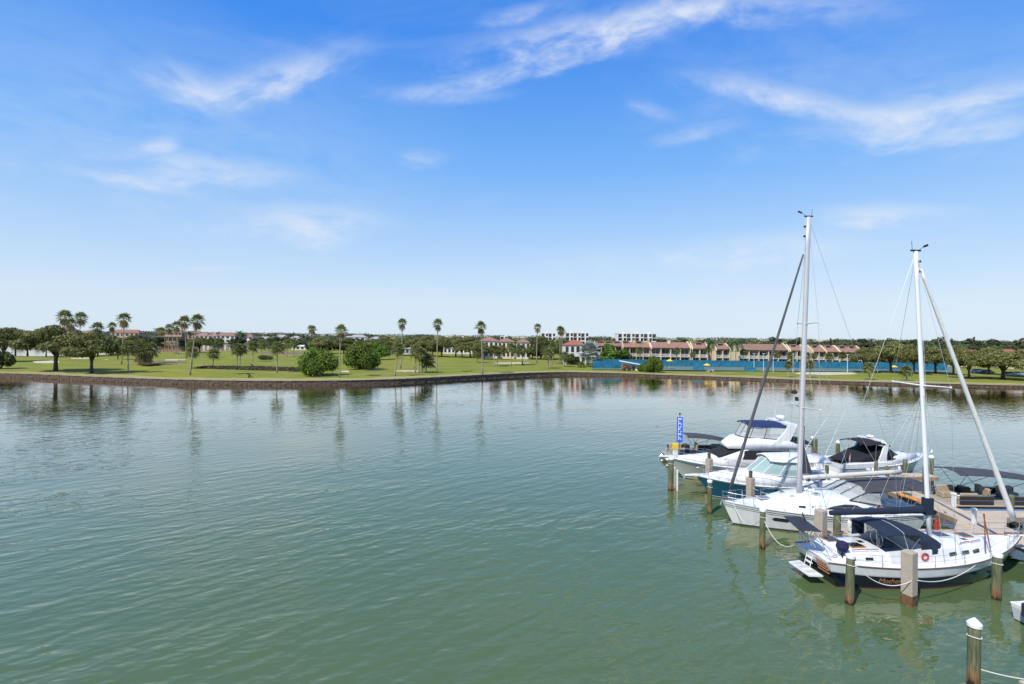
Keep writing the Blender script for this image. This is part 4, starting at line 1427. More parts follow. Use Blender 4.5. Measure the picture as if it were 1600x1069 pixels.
DARKSAIL = mat('dark_sail_cover', (0.085, 0.09, 0.10), .85, var=.25, vscale=4, bump=.3, bscale=8)


class Hull:
    def __init__(s, L, B, wl, sheer, tr=.75, full=.45, pd=2.3, pw=1.7, wfac=.88, flare=1.3, zl=-.45):
        s.L, s.B, s.wl, s.zs, s.tr, s.full, s.pd, s.pw, s.wfac, s.flare, s.zl = L, B, wl, sheer, tr, full, pd, pw, wfac, flare, zl

    def shape(s, t, pw):
        if t < s.full:
            return s.tr + (1 - s.tr) * math.sin(PI / 2 * t / s.full)
        return max(0.0, 1 - ((t - s.full) / (1 - s.full)) ** pw)

    def sheer(s, t):
        a, m, b = s.zs
        return a * (1 - t) * (1 - 2 * t) + 4 * m * t * (1 - t) + b * t * (2 * t - 1)

    def pt(s, t, z):
        zt = s.sheer(t)
        v = (z - s.zl) / (zt - s.zl)
        x = s.wl[0] * (1 - v) + (s.wl[1] - s.wl[0] + (s.L - s.wl[1] + s.wl[0]) * v) * t
        x = (s.wl[0] + (s.wl[1] - s.wl[0]) * t) * (1 - v) + s.L * t * v
        bd = s.B / 2 * s.shape(t, s.pd); bw = s.B / 2 * s.wfac * s.shape(t, s.pw)
        return x, bw + (bd - bw) * max(0, v) ** s.flare, z

    def side(s, x, z):
        t = x / s.L
        for _ in range(12):
            xx = s.pt(t, z)[0]
            t = min(1, max(0, t + (x - xx) / s.L))
        return s.pt(t, z)[1]

    def deck_half(s, x):
        return s.B / 2 * s.shape(x / s.L, s.pd)

    def zdeck(s, x):
        return s.sheer(x / s.L)

    def build(s, parent, rows, mats, deckm, n=34, rub=None):
        """rows: list of (kind, value, material index below that line)"""
        mb = MB()
        ts = [1 - (1 - k / n) ** 1.35 for k in range(n + 1)]

        def zrow(t, r):
            return min(r[1], s.sheer(t) - .02) if r[0] == 'z' else s.sheer(t) + r[1]
        allrows = [('z', s.zl, 0)] + rows
        for sg in (-1, 1):
            for r0, r1 in zip(allrows, allrows[1:]):
                g = []
                for t in ts:
                    a = s.pt(t, zrow(t, r0)); b = s.pt(t, zrow(t, r1))
                    q = [(a[0], sg * a[1], a[2]), ((a[0] + b[0]) / 2, 0, (a[2] + b[2]) / 2), (b[0], sg * b[1], b[2])]
                    m = s.pt(t, q[1][2]); q[1] = (m[0], sg * m[1], m[2])
                    g.append(q if sg < 0 else q[::-1])
                mb.sheet(g, mi=r1[2])
        for r0, r1 in zip(allrows, allrows[1:]):
            a = s.pt(0, zrow(0, r0)); b = s.pt(0, zrow(0, r1))
            mb.add([(a[0], a[1], a[2]), (a[0], -a[1], a[2]), (b[0], -b[1], b[2]), (b[0], b[1], b[2])], [(0, 1, 2, 3)], r1[2])
        mb.build('hull', mats, parent, 'auto')
        dk = MB()
        g = []
        for t in ts:
            x, y, z = s.pt(t, s.sheer(t))
            g.append([(x, y * k, z - .035 + .07 * (1 - k * k)) for k in (-1, -.5, 0, .5, 1)])
        dk.sheet(g)
        dk.build('deck', deckm, parent, True)
        if rub:
            for sg in (-1, 1):
                MB().tube([(x, sg * (y + .005), z - .01) for x, y, z in (s.pt(t, s.sheer(t)) for t in ts)], .03, 6).build('toe_rail', rub, parent, True)


def trunk_ring(x, wb, wt, zb, zt, cr=.06):
    return [(x, -wb, zb), (x, -wt, zt - .07), (x, -wt * .88, zt), (x, -wt * .4, zt + cr), (x, wt * .4, zt + cr), (x, wt * .88, zt), (x, wt, zt - .07), (x, wb, zb)]


class Trunk:
    def __init__(s, st):
        s.st = st

    def build(s, name, m, parent, smooth='auto'):
        return MB().loft([trunk_ring(*q) for q in s.st]).build(name, m, parent, smooth)

    def y(s, x, z):
        st = sorted(s.st)
        for a, b in zip(st, st[1:]):
            if a[0] <= x <= b[0]:
                k = (x - a[0]) / (b[0] - a[0] + 1e-9)
                wb, wt, zb, zt = [a[i] + (b[i] - a[i]) * k for i in (1, 2, 3, 4)]
                return wb + (wt - wb) * (z - zb) / (zt - .07 - zb + 1e-9)
        return st[0][1]

    def top(s, x):
        st = sorted(s.st)
        for a, b in zip(st, st[1:]):
            if a[0] <= x <= b[0]:
                return a[4] + (b[4] - a[4]) * (x - a[0]) / (b[0] - a[0] + 1e-9)
        return 9

    def window(s, poly, m, parent, name='window', sides=(-1, 1), t=.03):
        """pane that follows the curved cabin side"""
        xs = [p[0] for p in poly]
        x0, x1 = min(xs), max(xs)
        n = 14
        for sg in sides:
            g = []
            for k in range(n + 1):
                x = x0 + (x1 - x0) * min(.999, max(.001, k / n))
                zs = []
                for (xa, za), (xb, zb) in zip(poly, poly[1:] + poly[:1]):
                    if (xa - x) * (xb - x) <= 0 and abs(xa - xb) > 1e-6:
                        zs.append(za + (zb - za) * (x - xa) / (xb - xa))
                lo, hi = min(zs), min(max(zs), s.top(x) - .09)
                hi = max(hi, lo + .004)
                row = []
                for q in (0, .02, .5, .98, 1):
                    z = lo + (hi - lo) * q
                    row.append((x, sg * (s.y(x, z) + (-.02 if q in (0, 1) else t * .7)), z))
                g.append(row if sg < 0 else row[::-1])
            MB().sheet(g).build(name, m, parent)


def stanchions(h, parent, xs, height=.62, inset=.06, lines=(.32, .6), m=None):
    m = m or STEEL
    for sg in (-1, 1):
        tops = []
        for x in xs:
            y = sg * (h.deck_half(x) - inset); z = h.zdeck(x) - .03
            MB().tube([(x, y, z), (x, y, z + height)], .014, 5).build('stanchion', m, parent)
            tops.append((x, y, z))
        for l in lines:
            MB().tube([(x, y, z + l) for x, y, z in tops], .008, 4).build('lifeline', WIRE, parent)


def pulpit(h, parent, x0, x1, height=.65, m=None):
    """bow rail from both sides round the stem"""
    m = m or STEEL
    pts = []
    n = 7
    for k in range(n):
        x = x0 + (x1 - x0) * k / (n - 1)
        pts.append((x, max(.10, h.deck_half(min(x, h.L * .995)) - .05), h.zdeck(min(x, h.L)) + height))
    ring = [(x, -y, z) for x, y, z in pts] + [(x, y, z) for x, y, z in reversed(pts)]
    mb = MB().tube(ring, .016, 5)
    mb.tube([(x, y, z - height * .5) for x, y, z in ring], .011, 5)
    for k in (0, 2, 4, n - 1):
        for sg in (-1, 1):
            x, y, z = pts[k]
            mb.tube([(x, sg * y, z), (x - .05, sg * y, h.zdeck(min(x, h.L)) - .03)], .014, 5)
    mb.build('pulpit', m, parent)


def canopy(parent, st, m, name='bimini', t=.03, bows=True, foot=None, crown=.22, seams=()):
    """st: (x, half width, z at edge); crown rises to the middle"""
    g = []
    for x, w, z in st:
        g.append([(x, w * k, z + crown * (1 - abs(k) ** 2.2) - (.05 if abs(k) == 1 else 0)) for k in (-1, -.92, -.6, -.3, 0, .3, .6, .92, 1)])
    o = MB().sheet(g, t).build(name, m, parent, True)
    if bows and foot is not None:
        for x, w, z in (st[0], st[len(st) // 2], st[-1]):
            for sg in (-1, 1):
                MB().tube([(foot[0], sg * foot[1], foot[2]), (x, sg * w * .97, z - .03)], .016, 5).build('frame_tube', STEEL, parent)
    for i in seams:
        x, w, z = st[i]
        MB().tube([(x, w * k, z + crown * (1 - abs(k) ** 2.2) + .012 - (.05 if abs(k) == 1 else 0)) for k in (-1, -.92, -.6, -.3, 0, .3, .6, .92, 1)], .014, 5).build('seam', GREYGEL, o)
    return o


def rig(parent, mx, zf, ztop, rake, m, r, spreaders, shroud_base, bow, stern, furl, furl_m, furl_r, furl_top, extras=True, furl_bot=None):
    """mast with spreaders, shrouds, backstay and a furled headsail"""
    def mp(z):
        return Vector((mx - rake * (z - zf) / (ztop - zf), 0, z))
    mb = MB()
    rings = []
    for z in [zf + (ztop - zf) * k / 10 for k in range(11)]:
        c = mp(z)
        q = r * (1 - .12 * (z - zf) / (ztop - zf))
        rings.append([(c.x + 1.35 * q * math.cos(a), q * math.sin(a), z) for a in [2 * PI * j / 12 for j in range(12)]])
    mast = mb.loft(rings).build('mast', m, parent, True)
    # masthead gear
    c = mp(ztop)
    mh = MB().box(c.x - .28, c.x + .28, -.05, .05, ztop, ztop + .08)
    mh.tube([(c.x - .2, 0, ztop + .05), (c.x - .25, 0, ztop + .55)], .012, 5)
    mh.build('masthead', RUBBER, mast)
    an = MB().tube([(c.x + .15, 0, ztop + .05), (c.x + .5, 0, ztop + .28)], .012, 5)
    an.slab([(c.x + .45, 0, ztop + .2), (c.x + .75, 0, ztop + .3), (c.x + .72, 0, ztop + .42), (c.x + .45, 0, ztop + .32)], .02)
    an.build('wind_vane', RUBBER, mast)
    for q in (.93, .965):
        p = mp(zf + (ztop - zf) * q)
        MB().box(p.x + r * 1.3, p.x + r * 1.3 + .12, -.05, .05, p.z - .06, p.z + .06).build('mast_light', RUBBER, mast)
    tips = {-1: [], 1: []}
    for z, half, sweep in spreaders:
        p = mp(z)
        for sg in (-1, 1):
            tip = Vector((p.x - sweep, sg * half, z + .06))
            MB().tube([p + Vector((0, sg * r * .8, 0)), tip], .05, 6, r1=.03).build('spreader', m, parent)
            MB().lathe([(.02, -.06), (.05, -.03), (.05, .03), (.02, .06)], tuple(tip), 8).build('spreader_tip', GEL, parent)
            tips[sg].append(tip)
    for sg in (-1, 1):
        base = Vector((mx - .25, sg * shroud_base[0], shroud_base[1]))
        MB().tube([base] + tips[sg] + [mp(ztop - .15)], .011, 4).build('shroud', WIRE, parent)
        low = Vector((mx + .35, sg * shroud_base[0] * .97, shroud_base[1]))
        MB().tube([low, mp(spreaders[0][0] - .1)], .011, 4).build('shroud', WIRE, parent)
        low = Vector((mx - .8, sg * shroud_base[0] * .97, shroud_base[1]))
        MB().tube([low, mp(spreaders[0][0] - .1)], .011, 4).build('shroud', WIRE, parent)
    MB().tube([mp(ztop - .05), Vector(stern)], .011, 4).build('backstay', WIRE, parent)
    p0 = mp(furl_top) + Vector((r * 1.4, 0, 0)); p1 = Vector(bow)
    MB().tube([mp(min(ztop - .1, furl_top + .6)) + Vector((r, 0, 0)), p0, p1], .012, 4).build('forestay', WIRE, parent)
    n = 22
    pts = [p0 + (p1 - p0) * (.02 + .95 * k / n) for k in range(n + 1)]
    MB().tube(pts, 0, 9, radii=[furl_r * (.45 + .6 * (k / n) ** .6) * (1 + .05 * math.sin(k * 2.1)) for k in range(n + 1)]).build('furled_headsail', furl_m, parent, True)
    q = p0 + (p1 - p0) * .985
    MB().lathe([(.05, -.08), (.13, -.06), (.13, .06), (.05, .08)], tuple(q), 10).build('furler_drum', RUBBER, parent)
    # halyards down the mast
    for dy in (-.06, .07):
        MB().tube([mp(ztop - .2) + Vector((r * 1.5, dy, 0)), mp(zf + .8) + Vector((r * 1.6, dy, 0))], .008, 4).build('halyard', ROPE, parent)
    return mast, mp


def hatch(parent, x, y, z, lx, ly, m=None, frame=None, tilt=0.0):
    f = MB().box(x - lx / 2, x + lx / 2, y - ly / 2, y + ly / 2, z, z + .05, bev=.015).build('hatch', frame or GREYGEL, parent)
    MB().box(x - lx / 2 + .06, x + lx / 2 - .06, y - ly / 2 + .06, y + ly / 2 - .06, z + .052, z + .06).build('hatch_glass', m or SMOKE, f)
    return f


# ---------------------------------------------------------------- navy sailboat
b1 = empty('sailboat', (15.8, 26.85, 0), R(6.2), 'navy hulled sailboat with navy canvas dodger and white furled headsail', 'sailboat')
h1 = Hull(12.5, 3.85, (.75, 11.0), (1.32, 1.16, 1.85), tr=.66, full=.44, pd=2.25, pw=1.75, wfac=.86, flare=1.2)
h1.build(b1, [('z', -.02, 0), ('z', .07, 0), ('s', -.50, 1), ('s', -.44, 3), ('s', 0, 2)], [REDBOOT, NAVY, GEL, GREYGEL], GEL2, rub=mat('dark_teak', (.15, .06, .035), .6))
# aft cabin, centre cockpit, main cabin
ta = Trunk([(.75, 1.05, .95, 1.25, 1.52), (1.2, 1.22, 1.1, 1.22, 1.66), (2.6, 1.35, 1.2, 1.12, 1.68), (3.35, 1.38, 1.22, 1.1, 1.62)])
ta.build('aft_cabin', GEL, b1)
for x in (1.35, 2.25):
    ta.window([(x - .2, 1.34), (x + .2, 1.34), (x + .2, 1.47), (x - .2, 1.47)], SMOKE, b1, 'portlight')
hatch(b1, 1.55, .55, 1.69, .75, .7, SMOKE, TEAK)
hatch(b1, 2.2, -.35, 1.72, .8, .62, SMOKE, TEAK)
hatch(b1, 2.75, -.05, 1.74, .42, .42, SMOKE, GEL)
for sg in (-1, 1):
    MB().tube([(1.5, sg * 1.0, 1.78), (2.0, sg * 1.04, 1.82), (2.9, sg * 1.06, 1.80)], .025, 6).build('grab_rail', TEAK, b1)
for sg in (-1, 1):
    MB().loft([[(x, sg * 1.45, 1.1), (x, sg * 1.38, 1.68 + k), (x, sg * 1.12, 1.68 + k), (x, sg * 1.05, 1.05)] for x, k in ((3.3, 0), (4.4, .05), (5.6, .12))]).build('cockpit_coaming', GEL, b1)
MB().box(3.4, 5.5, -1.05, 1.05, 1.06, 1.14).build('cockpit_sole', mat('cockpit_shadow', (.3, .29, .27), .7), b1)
for sg in (-1, 1):
    MB().box(3.5, 5.3, sg * .8 - .24, sg * .8 + .24, 1.145, 1.42, bev=.04).build('cockpit_seat', mat('grey_cushion', (.25, .25, .26), .8), b1)
whl = MB()
for k in range(16):
    a, b_ = 2 * PI * k / 16, 2 * PI * (k + 1) / 16
    whl.tube([(3.75, .4 * math.cos(a), 1.9 + .4 * math.sin(a)), (3.75, .4 * math.cos(b_), 1.9 + .4 * math.sin(b_))], .018, 5)
    if k % 4 == 0:
        whl.tube([(3.75, 0, 1.9), (3.75, .4 * math.cos(a), 1.9 + .4 * math.sin(a))], .012, 4)
whl.tube([(3.9, 0, 1.14), (3.85, 0, 1.95)], .08, 8)
whl.build('steering_wheel', STEEL, b1)
tm = Trunk([(5.5, 1.42, 1.28, 1.12, 1.82), (6.6, 1.40, 1.24, 1.14, 1.86), (8.4, 1.14, .98, 1.25, 1.83), (9.8, .74, .6, 1.42, 1.78), (10.5, .45, .3, 1.52, 1.66)])
tm.build('main_cabin', GEL, b1)
for x in (6.9, 7.75, 8.5):
    tm.window([(x - .24, 1.42), (x + .24, 1.44), (x + .24, 1.60), (x - .24, 1.58)], SMOKE, b1, 'portlight')
hatch(b1, 7.6, .15, 1.91, .85, .75, SMOKE, GREYGEL)
hatch(b1, 9.0, .1, 1.87, .62, .62, SMOKE, TEAK)
hatch(b1, 8.35, -.5, 1.87, .4, .35, SMOKE, GEL)
for sg in (-1, 1):
    for x0 in (7.6, 8.4):
        MB().tube([(x0, sg * .98 - sg * (x0 - 7.6) * .18, 1.86), (x0 + .06, sg * .97 - sg * (x0 - 7.6) * .18, 1.93), (x0 + .7, sg * .80 - sg * (x0 - 7.6) * .18, 1.93), (x0 + .76, sg * .79 - sg * (x0 - 7.6) * .18, 1.86)], .022, 5).build('grab_rail', TEAK, b1)
# canvas
canopy(b1, [(3.15, 1.18, 2.52), (3.6, 1.24, 2.60), (4.15, 1.27, 2.63), (4.7, 1.28, 2.58), (5.15, 1.28, 2.47)], NAVYCAN, 'bimini', .03, True, (4.4, 1.3, 1.7), .2, (2,))
dg = []
for x, w, z, c in ((5.14, 1.28, 2.47, .2), (5.7, 1.29, 2.30, .2), (6.25, 1.24, 2.06, .18), (6.6, 1.12, 1.86, .12), (6.85, .85, 1.76, .08)):
    row = []
    for k in (-1, -.96, -.8, -.4, 0, .4, .8, .96, 1):
        zz = z + c * (1 - abs(k) ** 2.2)
        if abs(k) == 1: zz = 1.55 + .02 * (x - 5)
        if abs(k) == .96: zz = z - .12
        row.append((x + (.0 if abs(k) < .9 else -.05), w * (1.04 if abs(k) == 1 else k / abs(k) * abs(k) if k else 0) * (1 if abs(k) != 1 else (1 if k > 0 else -1)), zz))
    dg.append(row)
MB().sheet(dg, .025).build('dodger', NAVYCAN, b1, True)
MB().slab([(3.3, 1.20, 1.70), (4.1, 1.26, 1.7), (4.1, 1.24, 2.55), (3.3, 1.16, 2.5)], .02).build('side_curtain', NAVYCAN, b1)
MB().slab([(4.25, 1.26, 1.7), (5.1, 1.27, 1.7), (5.1, 1.26, 2.45), (4.25, 1.26, 2.55)], .015).build('vinyl_panel', CLEAR, b1)
MB().slab([(5.62, -.9, 1.84), (5.62, .9, 1.84), (5.55, .9, 2.3), (5.55, -.9, 2.3)], .012).build('vinyl_panel', CLEAR, b1)
# rig and boom
m1, mp1 = rig(b1, 6.85, 1.8, 17.25, 1.0, WHITEALU, .097, [(10.05, 1.72, .12)], (1.72, 1.22), (12.15, 0, 2.25), (.05, 0, 1.5), True, SAILC, .132, 16.6)
bc = MB()
secs = []
for k in range(13):
    t = k / 12
    x = 6.62 - 5.55 * t
    z = 3.32 - .02 * t
    hh = .27 - .10 * t + .02 * math.sin(k * 1.9); ww = .17 - .05 * t
    secs.append([(x, ww * math.cos(a), z + hh * math.sin(a) * (1.0 if math.sin(a) > 0 else .55)) for a in [2 * PI * j / 10 for j in range(10)]])
bc.loft(secs)
bm = bc.build('boom_sail_cover', NAVYCAN, b1, True)
MB().loft([[(6.74 + dx, dy, z) for dx, dy in ((-.24, -.16), (.2, -.16), (.2, .16), (-.24, .16))] for z in (3.1, 3.45, 4.0)]).build('mast_boot_cover', NAVYCAN, bm)
for x in (2.2, 3.6, 5.0):
    MB().tube([(x, 0, 3.25), mp1(9.6)], .006, 4).build('lazy_jack', ROPE, b1)
MB().tube([(1.3, 0, 3.2), (2.6, 0, 1.75)], .015, 5).build('mainsheet', ROPE, b1)
MB().box(7.05, 7.22, -.2, -.08, 2.3, 2.85, bev=.03).build('fire_extinguisher', REDP, b1)
# stern gear: arch, solar panel, ladder, platform
ar = MB()
for sg in (-1, 1):
    ar.tube([(.85, sg * .95, 1.35), (.15, sg * .9, 2.0), (-.45, sg * .8, 2.66)], .022, 6)
    ar.tube([(.35, sg * 1.0, 1.32), (-.1, sg * .85, 2.25)], .02, 6)
    ar.tube([(1.15, sg * 1.05, 1.32), (.3, sg * .9, 1.95)], .018, 6)
ar.tube([(-.45, -.8, 2.66), (-.45, .8, 2.66)], .022, 6)
ar.tube([(.15, -.9, 2.0), (.15, .9, 2.0)], .02, 6)
ar.build('stern_arch', STEEL, b1)
MB().slab([(-1.0, -.45, 2.66), (.0, -.75, 2.66), (.0, .75, 2.86), (-1.0, .8, 2.94)], .04).build('solar_panel', mat('solar_cells', (.035, .037, .045), .55, spec=.3), b1)
MB().slab([(-.2, .1, 2.86), (.05, .75, 2.95), (-.15, .5, 3.25)], .03).build('wind_spoiler', NAVYCAN, b1)
fp = MB()
for k in range(5):
    fp.tube([(-.35 + .04 * k, .55 - .22 * k, 2.6), (-.3, .5 - .2 * k, 2.15), (-.2 + .05 * k, .6 - .24 * k, 1.7)], .022, 5)
fp.build('davit_lines', ROPE, b1)
MB().lathe([(.05, -.28), (.22, -.22), (.3, 0), (.25, .2), (.08, .27)], (.95, -1.02, 2.0), 12).build('outboard_cover', mat('dark_blue_cover', (.012, .012, .06), .8), b1)
MB().tube([(.95, -1.02, 1.8), (.95, -1.02, 1.35)], .05, 6).build('outboard_leg', RUBBER, b1)
MB().slab([(-.72, -.85, .48), (-.02, -.95, .48), (-.02, .85, .48), (-.72, .75, .48)], .07).build('swim_platform', GEL, b1)
for y in (-.45, .1, .5):
    MB().box(-.62, -.12, y - .13, y + .13, .518, .526).build('platform_grate', GREYGEL, b1)
ld = MB()
for y in (-.05, .38):
    ld.tube([(-.1, y, .5), (.12, y, 1.35)], .018, 5)
for z in (.72, .95, 1.18):
    ld.box(-.1 + (z - .5) * .22, .02 + (z - .5) * .22, -.06, .39, z, z + .05)
ld.build('boarding_ladder', GEL, b1)
for k in range(4):
    zz = .62 + .16 * k
    MB().box(.38 - zz * .30, .44 - zz * .30, -1.05, -.28, zz, zz + .07).build('transom_slat', TEAK, b1)
stanchions(h1, b1, [1.2, 2.6, 3.9, 5.3, 7.0, 8.8, 10.4])
pulpit(h1, b1, 10.6, 12.45, .65)
MB().box(11.7, 12.75, -.16, .16, 1.78, 1.86, bev=.02).build('bowsprit', GEL, b1)
MB().tube([(11.5, .1, 1.92), (12.5, 0, 1.92), (12.75, 0, 1.7)], .04, 6).build('anchor', mat('rusty_steel', (.22, .08, .04), .8), b1)
for x, t in ((9.0, .8), (9.05, -.4)):   # old brown lower shrouds leaning across the foredeck
    MB().tube([(x + .3 * t, -1.15, 1.45), (x, -.95, 3.4)], .03, 6).build('boat_hook', mat('rusty_steel', (.22, .08, .04), .8), b1)
rg = MB()
for k in range(14):
    a, b_ = 2 * PI * k / 14, 2 * PI * (k + 1) / 14
    rg.tube([(5.15 + .17 * math.cos(a), -1.46, 1.5 + .17 * math.sin(a)), (5.15 + .17 * math.cos(b_), -1.46, 1.5 + .17 * math.sin(b_))], .04, 6)
rg.build('life_ring', REDP, b1)
for sg in (-1,):
    MB().tube([(4.35, sg * 1.5, 1.45), (4.55, sg * 1.5, 1.45)], .08, 8).build('winch', STEEL, b1)
# name on the topsides
fc = bpy.data.curves.new('boat_name', 'FONT')
fc.body = 'Mother O'
fc.size = .37; fc.extrude = .004; fc.shear = .25
tmp = bpy.data.objects.new('boat_name_outline', fc); COL.objects.link(tmp)
bpy.context.view_layer.update()
tme = bpy.data.meshes.new_from_object(tmp.evaluated_get(bpy.context.evaluated_depsgraph_get()))
bpy.data.objects.remove(tmp)
tme.name = 'boat_name'
tme.materials.clear(); tme.materials.append(mat('gold_lettering', (.42, .18, .075), .5))
fo = link('boat_name', tme, b1)
# lay every letter onto the curved topsides
for v in tme.vertices:
    X, Z = 2.45 + v.co.x, .33 + v.co.y
    v.co = (X, -h1.side(X, Z) - .022 - v.co.z, Z)
tme.update()

# ---------------------------------------------------------------- white sailboat
b2 = empty('sailboat', (27.2, 34.75, 0), R(181.85), 'white sailboat with grey mast, dark furled headsail and grey bimini', 'sailboat')
h2 = Hull(13.0, 4.2, (.9, 12.0), (1.25, 1.22, 1.58), tr=.72, full=.42, pd=2.1, pw=1.6, wfac=.88, flare=1.1)
h2.build(b2, [('z', .04, 0), ('z', .10, 2), ('s', -.36, 1), ('s', -.32, 2), ('s', -.24, 1), ('s', -.19, 2), ('s', 0, 1)], [BLACKBOOT, GEL, GREYCAN], GEL2, rub=GREYGEL)
for sg in (-1, 1):
    pts = []
    for x in (9.25, 9.5, 9.95, 10.15):
        pts.append(x)
    poly = [(9.2, .72), (9.35, .63), (10.05, .65), (10.2, .75), (10.05, .86), (9.35, .84)]
    MB().slab([(x, sg * (h2.side(x, z) + .015), z) for x, z in poly], .03).build('hull_window', SMOKE, b2)
t2 = Trunk([(3.1, 1.55, 1.4, 1.2, 1.82), (4.4, 1.62, 1.42, 1.2, 2.06), (6.4, 1.62, 1.36, 1.2, 2.12), (8.2, 1.45, 1.12, 1.22, 2.02), (9.8, 1.05, .7, 1.3, 1.76), (10.9, .6, .3, 1.4, 1.52)])
t2.build('coachroof', GEL, b2)
t2.window([(4.3, 1.52), (6.1, 1.48), (6.9, 1.5), (6.4, 1.68), (5.6, 1.80), (4.9, 1.78)], SMOKE, b2, 'cabin_window')
for x in (7.5, 8.3, 3.85, 3.35):
    t2.window([(x - .2, 1.52), (x + .2, 1.52), (x + .2, 1.64), (x - .2, 1.64)], SMOKE, b2, 'portlight')
hatch(b2, 10.2, .0, 1.78, .75, .7, mat('grey_hatch', (.2, .2, .22), .3), GREYGEL)
hatch(b2, 8.7, -.4, 2.02, .35, .35); hatch(b2, 6.9, .5, 2.18, .4, .4); hatch(b2, 8.5, .5, 2.0, .3, .2)
MB().lathe([(.42, 0), (.44, .05), (.4, .16), (.2, .24), (.02, .26)], (6.8, -.5, 2.17), 16).build('liferaft_dome', GEL, b2, True)
MB().slab([(3.2, -1.35, 1.25), (.6, -1.45, 1.2), (.6, 1.45, 1.2), (3.2, 1.35, 1.25)], .06).build('cockpit_sole', GREYGEL, b2)
for sg in (-1, 1):
    MB().loft([[(x, sg * 1.75, 1.2), (x, sg * 1.65, 1.55), (x, sg * 1.3, 1.55), (x, sg * 1.25, 1.2)] for x in (.6, 2.0, 3.15)]).build('cockpit_coaming', GEL, b2)
# dodger with clear windows, bimini
dr = [[(5.2, -1.35, 2.02), (5.2, -.7, 2.16), (5.2, .7, 2.16), (5.2, 1.35, 2.02)], [(4.1, -1.4, 2.55), (4.1, -.8, 2.78), (4.1, .8, 2.78), (4.1, 1.4, 2.55)]]
MB().sheet(dr, .012).build('dodger_window', CLEAR, b2)
for y0, y1, z0, z1 in ((-1.35, -1.4, 2.04, 2.57), (-.45, -.5, 2.17, 2.76), (.45, .5, 2.17, 2.76), (1.35, 1.4, 2.04, 2.57)):
    MB().tube([(5.2, y0, z0), (4.1, y1, z1)], .035, 6).build('dodger_frame', GREYCAN, b2)
for sg in (-1, 1):
    MB().slab([(5.1, sg * 1.4, 2.0), (4.1, sg * 1.43, 2.5), (3.3, sg * 1.45, 2.5), (3.2, sg * 1.5, 1.75)], .012).build('dodger_side', CLEAR, b2)
    MB().tube([(5.25, sg * 1.41, 2.05), (3.1, sg * 1.56, 1.72), (1.3, sg * 1.75, 1.6)], .04, 6).build('coaming_trim', GREYCAN, b2)
canopy(b2, [(4.15, 1.42, 2.60), (3.4, 1.5, 2.68), (2.4, 1.55, 2.74), (1.2, 1.55, 2.78), (.1, 1.5, 2.80), (-.5, 1.42, 2.78)], GREYCAN, 'bimini', .03, True, (1.8, 1.7, 1.5), .16)
MB().box(.9, 1.5, -1.3, -.9, 2.915, 2.93).build('canvas_patch', GREYGEL, b2)
m2, mp2 = rig(b2, 7.75, 2.05, 20.7, .45, ALU, .13, [(7.85, 1.55, .25), (13.5, 1.15, .2)], (1.85, 1.3), (12.6, 0, 1.9), (.2, 0, 1.3), True, DARKSAIL, .105, 18.5)
bo = MB()
bo.loft([[(7.5 - 6.8 * t, .14 * (1 - .25 * t) * math.cos(a), 3.12 + .42 * t + .16 * math.sin(a)) for a in [2 * PI * j / 10 for j in range(10)]] for t in [k / 8 for k in range(9)]])
bo.build('boom', mat('boom_beige', (.62, .58, .52), .5, var=.1, vscale=2), b2, True)
MB().lathe([(.02, -.12), (.12, -.08), (.14, .0), (.12, .08), (.02, .12)], (7.2, .1, 3.0), 10).build('outhaul_block', mat('dark_green', (.02, .05, .045), .6), b2)
MB().slab([(7.52, 0, 5.4), (7.52, 0, 3.42), (6.9, 0, 3.45)], .16).build('mainsail_cover', GREYCAN, b2)
MB().tube([(7.4, 0, 2.5), (5.8, 0, 3.1)], .03, 6).build('boom_vang', RUBBER, b2)
for x in (2.0, 4.2, 6.0):
    MB().tube([(x, 0, 3.3), mp2(12.6)], .006, 4).build('lazy_jack', ROPE, b2)
MB().box(7.9, 8.05, -.1, .1, 8.3, 8.55).build('deck_light', RUBBER, m2)
MB().lathe([(.05, -.15), (.18, -.1), (.2, .05), (.05, .15)], (8.15, 0, 8.9), 10).build('radar_reflector', RUBBER, m2)
for y in (1.15, 1.3):
    MB().tube([(3.6, y, 1.68), (3.25, y + .1, 1.68)], .1, 10).build('life_jacket', ORANGE, b2)
stanchions(h2, b2, [1.0, 2.6, 4.3, 6.0, 7.8, 9.6, 11.2])
pulpit(h2, b2, 11.3, 12.95, .62)
MB().tube([(12.2, 0, 1.62), (13.05, 0, 1.58), (13.1, 0, 1.3)], .05, 6).build('anchor', STEEL, b2)

# ---------------------------------------------------------------- blue express cruiser
def bowrail(h, parent, x0, x1, height=.55, posts=7, m=None):
    m = m or STEEL
    pts = []
    for k in range(12):
        x = x0 + (x1 - x0) * k / 11
        pts.append((x, max(.08, h.deck_half(min(x, h.L)) - .10), h.zdeck(min(x, h.L)) + height * min(1, .15 + k / 4)))
    for sg in (-1, 1):
        mb = MB().tube([(x, sg * y, z) for x, y, z in pts], .017, 5)
        for k in range(1, 12, max(1, 11 // posts)):
            x, y, z = pts[k]
            mb.tube([(x, sg * y, z), (x - .08, sg * (y + .02), h.zdeck(min(x, h.L)) - .03)], .013, 5)
        mb.build('bow_rail', m, parent)
    x, y, z = pts[-1]
    MB().tube([(x, -y, z), (x + .12, 0, z), (x, y, z)], .017, 5).build('bow_rail', m, parent)


